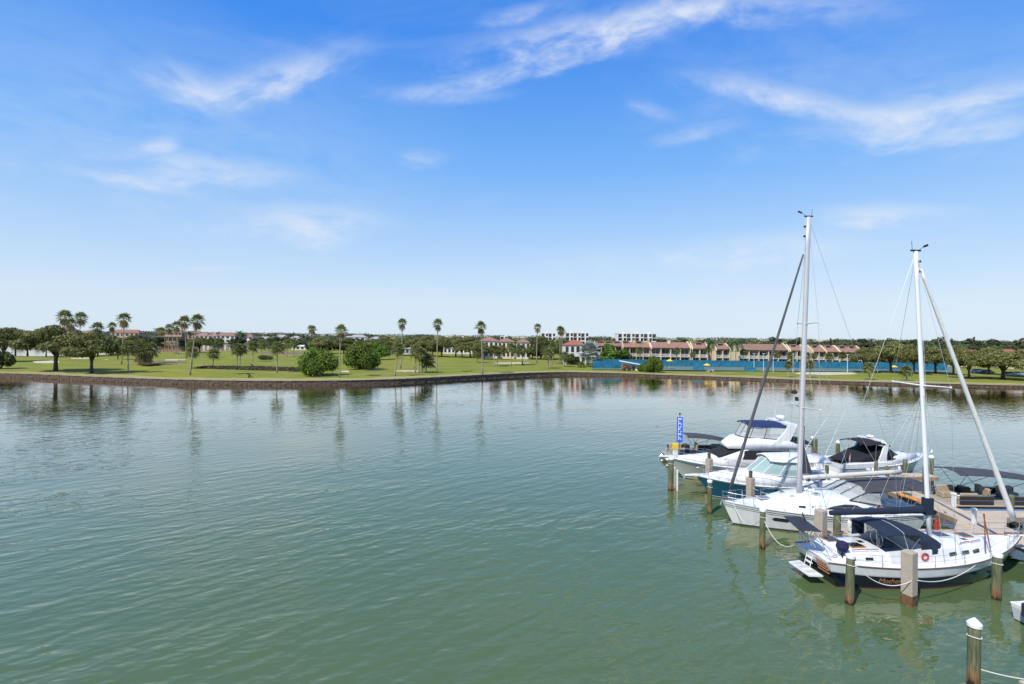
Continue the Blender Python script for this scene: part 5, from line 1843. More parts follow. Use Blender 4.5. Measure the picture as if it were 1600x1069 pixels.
b3 = empty('motor_cruiser', (26.0, 40.4, 0), R(181), 'blue hulled motor cruiser with aqua windscreen and white hardtop', 'motorboat')
h3 = Hull(11.5, 3.75, (.2, 9.7), (1.25, 1.3, 1.72), tr=.9, full=.5, pd=2.5, pw=1.6, wfac=.86, flare=1.6)
h3.build(b3, [('z', .05, 0), ('z', .1, 1), ('s', -.16, 2), ('s', 0, 1)], [BLACKBOOT, GEL, BLUEHULL], GEL, rub=GEL)
t3 = Trunk([(4.2, 1.6, 1.5, 1.25, 1.95), (6.0, 1.55, 1.35, 1.3, 2.05), (7.6, 1.35, 1.05, 1.4, 2.05), (9.2, .95, .6, 1.5, 1.95), (10.4, .5, .25, 1.6, 1.8)])
t3.build('foredeck', GEL, b3, True)
hatch(b3, 8.6, 0, 2.08, .6, .6)
# raked windscreen in framed panes
def windscreen(parent, base, top, m, fm, wall=None):
    """base/top: matching polylines (port to starboard)"""
    for k in range(len(base) - 1):
        p = [base[k], base[k + 1], top[k + 1], top[k]]
        c = sum((Vector(q) for q in p), Vector()) / 4
        MB().slab([c + (Vector(q) - c) * .96 for q in p], .015).build('windscreen_pane', m, parent)
    fr = MB().tube(base, .03, 5).tube(top, .035, 5)
    for a, b in zip(base, top):
        fr.tube([a, b], .028, 5)
    fr.build('windscreen_frame', fm, parent)


base3 = [(4.1, -1.5, 1.98), (5.6, -1.42, 2.05), (6.7, -1.05, 2.1), (7.3, -.38, 2.12), (7.3, .38, 2.12), (6.7, 1.05, 2.1), (5.6, 1.42, 2.05), (4.1, 1.5, 1.98)]
top3 = [(3.9, -1.42, 3.0), (4.9, -1.32, 3.06), (5.7, -.98, 3.1), (6.1, -.35, 3.12), (6.1, .35, 3.12), (5.7, .98, 3.1), (4.9, 1.32, 3.06), (3.9, 1.42, 3.0)]
windscreen(b3, base3, top3, AQUA, GEL)
canopy(b3, [(6.15, 1.05, 3.16), (5.4, 1.45, 3.16), (4.0, 1.55, 3.18), (2.6, 1.55, 3.18), (1.6, 1.45, 3.14)], GEL, 'hardtop', .08, False, None, .22)
for sg in (-1, 1):
    MB().tube([(1.9, sg * 1.5, 1.3), (2.3, sg * 1.42, 3.15)], .05, 6).build('hardtop_post', GEL, b3)
    MB().box(.4, 3.9, sg * 1.45 - .25, sg * 1.45 + .25, 1.25, 1.7, bev=.06).build('cockpit_side', GEL, b3)
MB().box(.5, 3.9, -1.2, 1.2, 1.2, 1.262).build('cockpit_sole', GEL2, b3)
MB().box(.6, 1.2, -1.0, 1.0, 1.265, 1.75, bev=.08).build('cockpit_seat', GEL, b3)
MB().box(2.9, 3.6, .2, .9, 1.265, 2.1, bev=.08).build('helm_seat', GEL, b3)
bowrail(h3, b3, 4.6, 11.3, .6)
MB().loft([[(10.9, -.3, z), (12.2, -.13, z), (12.35, 0, z), (12.2, .13, z), (10.9, .3, z)] for z in (1.66, 1.74)]).build('bow_pulpit', GEL, b3)
MB().tube([(11.6, 0, 1.6), (12.3, 0, 1.58), (12.4, 0, 1.35)], .05, 6).build('anchor', STEEL, b3)
MB().tube([(2.2, 1.3, 3.2), (.6, 1.5, 7.2)], .022, 5, r1=.01).build('antenna', GEL, b3)
MB().tube([(2.2, -1.3, 3.2), (-.4, -1.5, 6.8)], .022, 5, r1=.01).build('antenna', GEL, b3)

# ---------------------------------------------------------------- flybridge yacht
b4 = empty('flybridge_yacht', (26.7, 45.7, 0), R(181.5), 'white flybridge yacht with royal blue bridge top and black cabin windows', 'motorboat')
h4 = Hull(13.0, 4.25, (.2, 10.9), (1.35, 1.4, 1.95), tr=.92, full=.5, pd=2.5, pw=1.55, wfac=.84, flare=1.7)
h4.build(b4, [('z', .06, 0), ('z', .12, 1), ('s', -.32, 2), ('s', -.26, 3), ('s', 0, 1)], [BLACKBOOT, GEL, mat('ivory_gelcoat', (.66, .65, .60), .3), GREYGEL], GEL, rub=GEL)
t4 = Trunk([(2.9, 1.85, 1.7, 1.35, 3.0), (4.8, 1.8, 1.6, 1.38, 3.1), (6.4, 1.75, 1.45, 1.42, 3.0), (8.4, 1.5, 1.1, 1.5, 2.15), (10.2, 1.0, .6, 1.62, 2.05), (11.8, .45, .2, 1.78, 1.95)])
t4.build('cabin', GEL, b4, True)
t4.window([(3.4, 2.0), (6.4, 2.05), (8.3, 1.95), (7.4, 2.45), (6.4, 2.85), (3.4, 2.8)], BLACKCAN, b4, 'cabin_window', t=.04)
MB().sheet([[(8.75, -1.1, 2.2), (8.9, 0, 2.32), (8.75, 1.1, 2.2)], [(6.5, -1.4, 2.98), (6.7, 0, 3.16), (6.5, 1.4, 2.98)]], .04).build('windscreen_cover', BLACKCAN, b4, True)
tf = Trunk([(1.6, 1.8, 1.7, 2.95, 3.3), (3.0, 1.9, 1.85, 2.98, 3.75), (5.4, 1.75, 1.7, 3.0, 3.9), (6.8, 1.45, 1.2, 2.95, 3.7), (7.8, .95, .6, 2.85, 3.2)])
tf.build('flybridge', GEL, b4, True)
basef = [(3.2, -1.72, 3.75), (5.0, -1.62, 3.9), (6.1, -1.25, 3.86), (6.6, -.45, 3.86), (6.6, .45, 3.86), (6.1, 1.25, 3.86), (5.0, 1.62, 3.9), (3.2, 1.72, 3.75)]
topf = [(2.9, -1.5, 4.78), (4.6, -1.4, 4.86), (5.6, -1.1, 4.9), (6.0, -.4, 4.92), (6.0, .4, 4.92), (5.6, 1.1, 4.9), (4.6, 1.4, 4.86), (2.9, 1.5, 4.78)]
windscreen(b4, basef, topf, CLEAR, RUBBER)
canopy(b4, [(6.1, 1.1, 4.93), (5.4, 1.4, 4.93), (4.2, 1.52, 4.92), (3.1, 1.55, 4.88), (2.6, 1.5, 4.84)], ROYALCAN, 'bridge_top', .05, False, None, .2)
ra = MB()
for sg in (-1, 1):
    ra.loft([[(x0, sg * 1.82, z), (x0 + w, sg * 1.82, z), (x0 + w, sg * 1.66, z), (x0, sg * 1.66, z)] for x0, w, z in ((3.0, 1.5, 3.35), (2.75, 1.05, 3.9), (2.45, .75, 4.6), (2.2, .8, 5.05))])
ra.loft([[(2.2, y, 4.98), (3.0, y, 4.98), (3.0, y, 5.14), (2.2, y, 5.14)] for y in (-1.8, -.9, 0, .9, 1.8)])
ra.build('radar_arch', GEL, b4)
MB().lathe([(.1, 0), (.36, .04), (.38, .22), (.3, .34), (.05, .38)], (2.7, 0, 5.3), 18).build('radar_dome', GEL, b4, True)
MB().tube([(2.7, 0, 5.1), (2.7, 0, 5.35)], .1, 8).build('radar_mount', GEL, b4)
MB().tube([(2.6, -1.2, 5.1), (2.2, -1.2, 7.6)], .02, 5, r1=.01).build('antenna', GEL, b4)
for sg in (-1, 1):
    MB().slab([(2.4, sg * 1.75, 1.7), (.9, sg * 1.75, 1.7), (.9, sg * 1.7, 3.2), (2.4, sg * 1.7, 3.3)], .015).build('aft_enclosure', CLEAR, b4)
    MB().tube([(.9, sg * 1.75, 1.7), (.9, sg * 1.7, 3.2), (2.4, sg * 1.7, 3.3)], .03, 5).build('enclosure_frame', BLACKCAN, b4)
canopy(b4, [(2.7, 1.7, 3.6), (1.8, 1.75, 3.55), (.8, 1.7, 3.42)], BLACKCAN, 'aft_canopy', .04, False, None, .2)
MB().box(.4, 2.8, -1.7, 1.7, 1.3, 1.42).build('cockpit_sole', GEL2, b4)
MB().box(.2, .5, -1.75, 1.75, 1.35, 1.95, bev=.06).build('transom_wall', GEL, b4)
bowrail(h4, b4, 5.6, 12.9, .65, 8)
MB().loft([[(12.3, -.32, z), (13.4, -.14, z), (13.6, 0, z), (13.4, .14, z), (12.3, .32, z)] for z in (1.9, 1.99)]).build('bow_pulpit', GEL, b4)
MB().tube([(12.9, 0, 1.84), (13.55, 0, 1.8), (13.6, 0, 1.5)], .055, 6).build('anchor', STEEL, b4)

# ---------------------------------------------------------------- express cruiser with black canvas
b5 = empty('express_cruiser', (28.9, 46.5, 0), R(14), 'white express cruiser with black canvas cockpit cover and radar arch', 'motorboat')
h5 = Hull(11.0, 3.4, (.2, 9.4), (1.1, 1.15, 1.62), tr=.9, full=.5, pd=2.4, pw=1.55, wfac=.85, flare=1.6)
h5.build(b5, [('z', .05, 0), ('z', .1, 1), ('s', -.5, 2), ('s', -.44, 3), ('s', 0, 1)], [BLACKBOOT, GEL, mat('ivory_gelcoat', (.66, .65, .60), .3), GREYGEL], GEL, rub=GEL)
t5 = Trunk([(4.8, 1.45, 1.35, 1.15, 1.72), (6.4, 1.4, 1.2, 1.2, 1.85), (8.0, 1.1, .8, 1.3, 1.82), (9.8, .6, .3, 1.45, 1.68)])
t5.build('foredeck', GEL, b5, True)
hatch(b5, 8.4, 0, 1.84, .5, .5)
for sg in (-1, 1):
    MB().box(.3, 4.9, sg * 1.35 - .22, sg * 1.35 + .22, 1.05, 1.5, bev=.08).build('cockpit_side', GEL, b5)
MB().loft([[(x, -w, 1.45), (x, -w * .8, z), (x, w * .8, z), (x, w, 1.45)] for x, w, z in ((1.0, 1.1, 1.55), (2.2, 1.4, 1.75), (3.4, 1.42, 2.2), (4.6, 1.42, 2.45))]).build('cockpit_cover', BLACKCAN, b5, True)
MB().loft([[(x, -w, 1.6), (x, -w * .75, z), (x, w * .75, z), (x, w, 1.6)] for x, w, z in ((4.9, 1.42, 2.75), (5.6, 1.38, 2.55), (6.6, 1.2, 2.0), (7.3, .9, 1.75))]).build('windscreen_cover', BLACKCAN, b5, True)
canopy(b5, [(5.6, 1.3, 2.78), (4.8, 1.38, 3.05), (3.8, 1.4, 3.08), (2.6, 1.38, 3.0)], BLACKCAN, 'bimini', .04, True, (3.6, 1.45, 1.5), .22)
ra5 = MB()
for sg in (-1, 1):
    ra5.loft([[(x0, sg * y - .07, z), (x0 + w, sg * y - .07, z), (x0 + w, sg * y + .07, z), (x0, sg * y + .07, z)] for x0, w, y, z in ((3.9, .95, 1.42, 1.45), (4.3, .6, 1.4, 2.1), (4.75, .45, 1.3, 2.9), (4.4, .5, 1.1, 3.3))])
ra5.loft([[(4.4, y, 3.22), (4.9, y, 3.22), (4.9, y, 3.34), (4.4, y, 3.34)] for y in (-1.15, 0, 1.15)])
ra5.build('radar_arch', GEL, b5)
MB().lathe([(.3, 0), (.32, .12), (.2, .2), (.02, .22)], (4.65, 0, 3.4), 16).build('radar_dome', GEL, b5, True)
bowrail(h5, b5, 6.2, 10.9, .55)
MB().loft([[(10.4, -.26, z), (11.4, -.12, z), (11.5, 0, z), (11.4, .12, z), (10.4, .26, z)] for z in (1.56, 1.64)]).build('bow_pulpit', GEL, b5)
MB().box(-.6, .15, -1.3, 1.3, .42, .5, bev=.03).build('swim_platform', GEL, b5)


def flag(parent, o, size=.7):
    fl_ = MB()
    for k in range(7):
        z = -size * .75 * k / 7
        fl_.slab([(0, .0, z), (-.15 * size, .03, z - .5 * size), (-.15 * size, .03, z - .5 * size - size * .75 / 7), (0, .0, z - size * .75 / 7)], .012, k % 2)
    for k in range(4):
        pass
    ob = fl_.build('flag', [REDP, mat('flag_white', (.75, .73, .72), .9)], parent)
    ob.location = o
    MB().tube([(o[0] + .02, o[1], o[2] - .9), (o[0] + .02, o[1], o[2] + .1)], .014, 5).build('flagstaff', STEEL, parent)


flag(b5, (1.2, -1.1, 2.3))


# ---------------------------------------------------------------- pontoon boats
def pontoon(loc, rz, label, L, canopy_x, cz, tilt):
    e = empty('pontoon_boat', loc, rz, label, 'pontoon boat')
    for y in (-.95, .95):
        pr = [(L * .5 + dx, y, .15 + dz) for dx, dz in ((-L, 0), (-L + .1, 0), (-.9, 0), (-.3, .06), (0, .22))]
        MB().tube(pr, 0, 12, radii=[.28, .32, .32, .24, .04]).build('pontoon_tube', STEEL, e, True)
    MB().box(-L / 2 + .1, L / 2 - .25, -1.25, 1.25, .5, .62, bev=.03).build('deck', mat('pontoon_deck', (.35, .30, .24), .8), e)
    for sg in (-1, 1):
        for x0, x1 in ((-L / 2 + .3, -.5), (.35, L / 2 - .9)):
            MB().box(x0, x1, sg * 1.2 - .02, sg * 1.2 + .02, .68, 1.25).build('fence_panel', BROWNP, e)
            MB().tube([(x0, sg * 1.2, 1.3), (x1, sg * 1.2, 1.3)], .025, 6).build('fence_rail', STEEL, e)
            MB().tube([(x0, sg * 1.235, .95), (x1, sg * 1.235, .95)], .02, 6).build('fence_rail', STEEL, e)
            for k in range(4):
                x = x0 + (x1 - x0) * k / 3
                MB().tube([(x, sg * 1.2, .62), (x, sg * 1.2, 1.3)], .02, 6).build('fence_post', STEEL, e)
    MB().tube([(L / 2 - .9, -1.2, 1.3), (L / 2 - .55, -.8, 1.3), (L / 2 - .5, 0, 1.3), (L / 2 - .55, .8, 1.3), (L / 2 - .9, 1.2, 1.3)], .022, 6).build('bow_rail', STEEL, e)
    for x, y, w in ((L / 2 - 1.7, -.75, 1.3), (L / 2 - 1.7, .75, 1.3), (-L / 2 + 1.0, .75, 1.3), (-L / 2 + 1.2, -.75, 1.2)):
        s = MB().box(x - w / 2, x + w / 2, y - .33, y + .33, .62, 1.05, bev=.06).build('seat', TANV, e)
        MB().box(x - w / 2, x + w / 2, y + (.2 if y > 0 else -.38), y + (.38 if y > 0 else -.2), 1.0, 1.45, bev=.07).build('seat_back', TANV, s)
    for x, y in ((0.2, -.45), (.5, .55)):
        s = MB().box(x - .28, x + .28, y - .28, y + .28, .8, 1.1, bev=.08).build('captain_chair', TANV, e)
        MB().box(x - .32, x - .14, y - .28, y + .28, 1.05, 1.7, bev=.08).build('chair_back', TANV, s)
    MB().box(.7, 1.2, -1.0, -.2, .62, 1.5, bev=.08).build('helm_console', BROWNP, e)
    a, b = canopy_x
    canopy(e, [(a + (b - a) * k / 5, 1.15, cz + tilt * (k / 5 - .5) - .12 * abs(k / 5 - .5) ** 2 * 4) for k in range(6)], GREYCAN if tilt else BLACKCAN, 'bimini', .04, False, None, .15)
    for sg in (-1, 1):
        for q in (.08, .5, .92):
            MB().tube([(a * .35 + b * .65 if q < .6 else a * .3 + b * .7, sg * 1.18, 1.3), (a + (b - a) * q, sg * 1.13, cz + tilt * (q - .5) - .1)], .018, 5).build('frame_tube', RUBBER, e)
    MB().box(-L / 2 - .35, -L / 2 + .1, -.2, .2, .55, 1.3, bev=.08).build('outboard_motor', RUBBER, e)
    return e


pontoon((35.2, 38.1, 0), R(180), 'brown and tan pontoon boat with grey bimini beside the dock', 7.4, (-2.9, 2.75), 2.72, .42)
pontoon((19.0, 52.2, 0), R(180), 'pontoon boat with black bimini half hidden behind the flybridge yacht', 7.2, (-2.8, 1.3), 2.45, .45)

# ---------------------------------------------------------------- small skiff at the frame edge
b6 = empty('skiff', (22.75, 22.2, 0), R(8), 'small white skiff with a black outboard near the foreground piles', 'motorboat')
h6 = Hull(5.2, 2.0, (.1, 4.4), (.72, .7, .95), tr=.9, full=.5, pd=2.4, pw=1.6, wfac=.85)
h6.build(b6, [('z', .04, 0), ('s', -.15, 1), ('s', 0, 2)], [BLACKBOOT, GREYGEL, GEL], GEL2, rub=GEL)
MB().box(-.45, .02, -.18, .18, .5, 1.15, bev=.08).build('outboard_motor', RUBBER, b6)
MB().box(-.32, -.12, -.06, .06, -.4, .5).build('outboard_leg', RUBBER, b6)
MB().box(1.6, 2.2, -.6, .6, .7, 1.0, bev=.06).build('seat', GEL, b6)

# ---------------------------------------------------------------- docks
DOCK = mat('dock_boards', (0.56, 0.45, 0.33), .85, var=.25, vscale=1.2, bump=.3, bscale=14)
DOCKSIDE = mat('dock_fascia', (0.36, 0.26, 0.17), .9, var=.35, vscale=1.5)


def dock(name, x0, x1, y0, y1, label, along='x', z=1.0):
    e = empty(name, ((x0 + x1) / 2, (y0 + y1) / 2, z), 0, label, 'dock', 'marina docks')
    hx, hy = (x1 - x0) / 2, (y1 - y0) / 2
    mb = MB()
    r = random.Random(int(x0 * 10))
    w = .20
    if along == 'x':
        n = int((x1 - x0) / w)
        for k in range(n):
            a = -hx + k * w
            mb.box(a + .004, a + w - .004, -hy, hy, -.05, r.uniform(-.004, .004))
    else:
        n = int((y1 - y0) / w)
        for k in range(n):
            a = -hy + k * w
            mb.box(-hx, hx, a + .004, a + w - .004, -.05, r.uniform(-.004, .004))
    tag(mb.build('planking', DOCK, e), kind='stuff')
    for sg in (-1, 1):
        if along == 'x':
            MB().box(-hx, hx, sg * (hy - .06) - .06, sg * (hy - .06) + .06, -.32, -.054).build('stringer', DOCKSIDE, e)
        else:
            MB().box(sg * (hx - .06) - .06, sg * (hx - .06) + .06, -hy, hy, -.32, -.054).build('stringer', DOCKSIDE, e)
    return e


dock('main_dock', 28.75, 30.7, 20, 43.0, 'wide tan main dock running between the moored boats', 'y')
dock('finger_dock', 17.6, 28.74, 30.0, 31.15, 'tan finger dock between the two sailboats')
dock('finger_dock', 15.2, 28.74, 42.55, 43.35, 'tan finger dock beside the flybridge yacht')
dock('finger_dock', 28.76, 36.0, 43.02, 44.15, 'tan finger dock alongside the express cruiser')
dock('finger_dock', 30.71, 40, 33.4, 34.6, 'tan finger dock leading away under the white furled headsail')
dock('finger_dock', 17.3, 28.74, 16.0, 17.35, 'dock end just below the white capped green pile')
for (x, y, sx, sy, lab) in ((28.74, 31.16, -1, 1, 'triangular dock corner plate on the sailboat side'), (30.71, 33.38, 1, -1, 'triangular dock corner plate facing the pontoon boat'), (28.74, 29.98, -1, -1, 'triangular dock corner plate toward the navy sailboat bow')):
    mb = MB()
    pl = [(0, 0), (sx * 1.7, 0), (0, sy * 1.7)]
    mb.prism(pl if sx * sy > 0 else pl[::-1], -.06, 0)
    o = mb.build('dock_gusset', DOCK); o.location = (x, y, 1.0)
    tag(o, lab, 'dock corner', 'dock corner plates')
# gear lying on the dock
bx = empty('dock_box', (29.2, 39.5, 1.004), 0, 'white fibreglass dock box on the main dock', 'dock box')
MB().box(-.35, .35, -.6, .6, 0, .5, bev=.05).build('box', GEL, bx)
MB().box(-.39, .39, -.64, .64, .5, .62, bev=.05).build('lid', GEL, bx)
for (x, y, lab) in ((29.0, 36.6, 'orange kayak paddle board lying on the main dock'),):
    o = MB().loft([[(a - .9, w * .35 * q, z) for q, z in ((-1, .06), (-.6, .16), (.6, .16), (1, .06), (.6, .004), (-.6, .004))] for a, w in ((0, .15), (.4, .8), (1.2, 1), (2.0, .8), (2.4, .1))]).build('kayak', mat('orange_kayak', (.6, .24, .03), .5), None, True)
    o.location = (x, y, 1.004); o.rotation_euler = (0, 0, R(100))
    tag(o, lab, 'kayak')
for (x, y, lab) in ((29.0, 32.0, 'white power pedestal at the junction with the sailboat finger dock'), (30.5, 35.2, 'white power pedestal on the dock edge facing the pontoon boat'), (29.0, 41.5, 'white power pedestal near the blue cruiser end of the dock')):
    e = empty('power_pedestal', (x, y, 1.004), 0, lab, 'power pedestal', 'dock power pedestals')
    MB().box(-.1, .1, -.1, .1, 0, .85, bev=.02).build('post', GEL, e)
    MB().box(-.13, .13, -.13, .13, .85, 1.02, bev=.04).build('cap', GEL, e)

# ---------------------------------------------------------------- piles
def pile_mat():
    m = bpy.data.materials.new('pile_wood'); m.use_nodes = True
    N, L = m.node_tree.nodes, m.node_tree.links
    b = N['Principled BSDF']; b.inputs['Roughness'].default_value = .9
    tc = N.new('ShaderNodeNewGeometry'); sp = N.new('ShaderNodeSeparateXYZ'); L.new(tc.outputs['Position'], sp.inputs[0])
    mp = N.new('ShaderNodeMapping'); mp.inputs['Scale'].default_value = (9, 9, .9); L.new(tc.outputs['Position'], mp.inputs[0])
    n = N.new('ShaderNodeTexNoise'); n.inputs['Scale'].default_value = 1; n.inputs['Detail'].default_value = 7; L.new(mp.outputs[0], n.inputs['Vector'])
    ad = N.new('ShaderNodeMath'); ad.operation = 'MULTIPLY_ADD'; L.new(n.outputs['Fac'], ad.inputs[0]); ad.inputs[1].default_value = .7; L.new(sp.outputs[2], ad.inputs[2])
    sb = N.new('ShaderNodeMath'); sb.operation = 'MULTIPLY_ADD'; L.new(ad.outputs[0], sb.inputs[0]); sb.inputs[1].default_value = .35; sb.inputs[2].default_value = 0
    cr = N.new('ShaderNodeValToRGB'); L.new(sb.outputs[0], cr.inputs[0])
    el = cr.color_ramp.elements
    el[0].position = .0; el[0].color = (.012, .012, .010, 1)
    el[1].position = 1.0; el[1].color = (.17, .18, .10, 1)
    for q, c in ((.15, (.018, .016, .012)), (.18, (.20, .105, .04)), (.27, (.27, .17, .085)), (.36, (.17, .165, .085)), (.55, (.125, .145, .07)), (.8, (.16, .175, .09))):
        e = el.new(q); e.color = (*c, 1)
    n2 = N.new('ShaderNodeTexNoise'); n2.inputs['Scale'].default_value = 2.2; n2.inputs['Detail'].default_value = 6; L.new(mp.outputs[0], n2.inputs['Vector'])
    mx = N.new('ShaderNodeMix'); mx.data_type = 'RGBA'; mx.blend_type = 'MULTIPLY'; mx.inputs[0].default_value = .8
    c2 = N.new('ShaderNodeValToRGB'); L.new(n2.outputs['Fac'], c2.inputs[0])
    c2.color_ramp.elements[0].position = .35; c2.color_ramp.elements[0].color = (.35, .33, .3, 1); c2.color_ramp.elements[1].position = .62
    L.new(cr.outputs[0], mx.inputs[6]); L.new(c2.outputs[0], mx.inputs[7])
    L.new(mx.outputs[2], b.inputs['Base Color'])
    bp = N.new('ShaderNodeBump'); bp.inputs['Strength'].default_value = .6; bp.inputs['Distance'].default_value = .04
    L.new(n2.outputs['Fac'], bp.inputs['Height']); L.new(bp.outputs[0], b.inputs['Normal'])
    return m


PILE = pile_mat()
CONC = mat('pile_concrete', (0.44, 0.36, 0.27), .9, var=.2, vscale=2.0, bump=.4, bscale=8, col2=(.36, .31, .25))
WETC = mat('tide_stain', (0.20, 0.11, 0.04), .9, var=.6, vscale=5, col2=(.03, .025, .02))
CAPW = mat('pile_cap_white', (0.78, 0.78, 0.77), .5)


def wood_pile(x, y, top, label, cap='cone', r=.19, collar=True):
    e = empty('wooden_pile', (x, y, 0), 0, label, 'pile', 'marina piles')
    rr_ = random.Random(int(x * 31 + y * 7))
    n = 14
    lean = (rr_.uniform(-.015, .015), rr_.uniform(-.015, .015))
    rings = []
    for z in (-.8, -.1, .1, .35, .8, 1.3, top - .3, top):
        q = r * (1 + rr_.uniform(-.035, .035)) * (1.0 - .03 * z)
        rings.append([(lean[0] * z + q * math.cos(2 * PI * j / n) * (1 + .04 * math.sin(j * 2.3 + z)), lean[1] * z + q * math.sin(2 * PI * j / n), z) for j in range(n)])
    MB().loft(rings).build('shaft', PILE, e, True)
    lx, ly = lean[0] * top, lean[1] * top
    if cap == 'cone':
        MB().lathe([(r * 1.12, -.08), (r * 1.14, .03), (r * .6, .15), (.01, .24)], (lx, ly, top + .003), 18).build('cap', CAPW, e)
    elif cap == 'flat':
        MB().lathe([(r * 1.08, -.1), (r * 1.1, .02), (r * .7, .07), (.01, .09)], (lx, ly, top + .003), 18).build('cap', CAPW, e)
    if collar:
        q = []
        for k in range(13):
            a = 2 * PI * k / 12
            q.append((lx + (r * 1.03) * math.cos(a), ly + r * 1.03 * math.sin(a), top - .42 + .02 * math.sin(a * 2)))
        MB().tube(q, .022, 5).build('rope_loop', ROPE, e)
    return e


def square_pile(x, y, top, label, w=.42, rz=.45, post=False):
    e = empty('concrete_pile', (x, y, 0), rz, label, 'pile', 'marina piles')
    q = w / 2
    c = .04
    def ring(z, k=1.0):
        a, b = q * k, (q - c) * k
        return [(-b, -a, z), (b, -a, z), (a, -b, z), (a, b, z), (b, a, z), (-b, a, z), (-a, b, z), (-a, -b, z)]
    MB().loft([ring(.5), ring(top - .03), ring(top, .93)]).build('shaft', CONC, e)
    MB().loft([ring(-.8, 1.04), ring(.12, 1.05), ring(.38, 1.02), ring(.497, 1.005)]).build('stained_foot', WETC, e)
    MB().box(q + .004, q + .09, -q * .5, q * .5, -.5, top - .2).build('timber_fender', mat('grey_timber', (.12, .10, .085), .95, var=.4, vscale=5), e)
    if post:
        MB().box(-.09, .09, -.09, .09, top, top + .5).build('timber_post', mat('brown_timber', (.14, .10, .07), .95, var=.4, vscale=5), e)
    return e


wood_pile(16.9, 18.6, 2.2, 'green weathered pile with a white cone cap standing alone in open water', 'cone', .20)
wood_pile(16.1, 24.2, 2.28, 'wooden pile with flat white cap by the navy sailboat stern', 'flat', .19)
square_pile(18.9, 24.2, 2.5, 'tall square concrete pile beside the navy hull lettering', .5, .42)
wood_pile(23.6, 24.8, 2.15, 'wooden pile with white cap by the navy sailboat bow', 'flat', .20)
wood_pile(15.0, 30.4, 2.3, 'slim wooden pile with white cap off the white sailboat bow', 'cone', .165)
square_pile(18.0, 30.0 - .35, 2.6, 'square concrete pile at the finger dock end between the sailboats', .5, .42)
wood_pile(19.0, 29.75, 2.3, 'mossy wooden pile next to the concrete pile on the finger dock', None, .2, False)
wood_pile(14.2, 36.4, 2.3, 'slim wooden pile with white cap off the blue cruiser bow', 'flat', .165)
square_pile(17.45, 37.2, 2.35, 'square concrete pile topped with a short timber post beside the blue hull', .46, .42, True)
wood_pile(13.1, 41.8, 2.6, 'wooden pile with white cap at the flybridge yacht bow', 'flat', .22)
MB_ = empty('white_pipe', (13.62, 41.75, 0), 0, 'white pipe standing in the water beside the yacht bow pile', 'pipe')
MB().tube([(0, 0, -.5), (0, 0, 1.6)], .07, 8).build('pipe', CAPW, MB_)
MB().lathe([(.08, 0), (.09, .04), (.02, .07)], (0, 0, 1.6), 8).build('cap', CAPW, MB_)
square_pile(16.4, 42.3, 2.5, 'square concrete pile with timber post beside the flybridge yacht side', .46, .42, True)
for (x, y, t, cap, lab) in (
    (36.8, 44.8, 2.25, 'cone', 'white capped pile off the express cruiser bow with a gull on it'), (34.2, 44.4, 2.1, None, 'thick bare pile at the outer end of the express cruiser finger dock'), (34.6, 42.8, 2.0, None, 'bare pile across the finger dock from the thick one'),
    (31.7, 44.4, 1.95, None, 'thin bare pile midway along the express cruiser side'), (31.5, 42.8, 1.9, None, 'thin bare pile on the pontoon side of the cruiser finger dock'),
    (32.9, 51.5, 2.1, 'cone', 'white capped pile seen behind the express cruiser cockpit'), (32.2, 56.5, 3.0, 'cone', 'tall white capped pile behind the flybridge yacht stern'), (32.4, 55.0, 1.9, 'flat', 'short pile in front of the tall capped pile'), (32.9, 55.2, 1.7, None, 'short dark pile next to the tall capped pile'),
    (26.5, 42.9, 1.9, None, 'bare pile on the finger dock behind the blue cruiser stern'), (27.3, 37.3, 1.9, None, 'bare pile behind the white sailboat stern'), (34.2, 34.9, 2.0, None, 'tan pile on the finger dock before the pontoon boat')):
    wood_pile(x, y, t, lab, cap, .19 if t > 2 else .15, False)
# blue sign at the end of the docks
sg_ = empty('vertical_sign', (16.35, 49.6, 0), R(-14), 'tall narrow blue sign with vertical white lettering on a post', 'sign')
MB().tube([(0, .06, -.5), (0, .06, 5.0)], .06, 8).build('post', STEEL, sg_)
bd = MB().box(-.27, .27, -.03, .0, 2.35, 4.75).build('board', mat('sign_blue', (0.01, 0.10, 0.62), .5), sg_)
r5 = random.Random(3)
for k in range(9):
    z = 4.5 - k * .245
    st = MB()
    st.box(-.16, -.09, -.036, -.032, z, z + .15)
    if k % 3 != 1: st.box(.08, .15, -.036, -.032, z, z + .15)
    if k % 2 == 0: st.box(-.09, .08, -.036, -.032, z + .10, z + .15)
    if k % 3 != 2: st.box(-.09, .08, -.036, -.032, z, z + .045)
    st.build('letter_mark', mat('sign_white', (.8, .8, .8), .5), bd)
MB().box(-.08, .08, -.08, .08, 5.0, 5.15).build('sign_lamp', RUBBER, sg_)
pd_ = empty('marker_post', (15.7, 48.9, 0), R(-14), 'white marker post with a yellow top beside the blue sign', 'marker post')
MB().box(-.24, .24, -.2, .2, -.6, 1.75).build('post', GEL, pd_)
MB().box(-.27, .27, -.23, .23, 1.753, 2.35, bev=.03).build('yellow_top', mat('yellow_paint', (.7, .48, .03), .6), pd_)

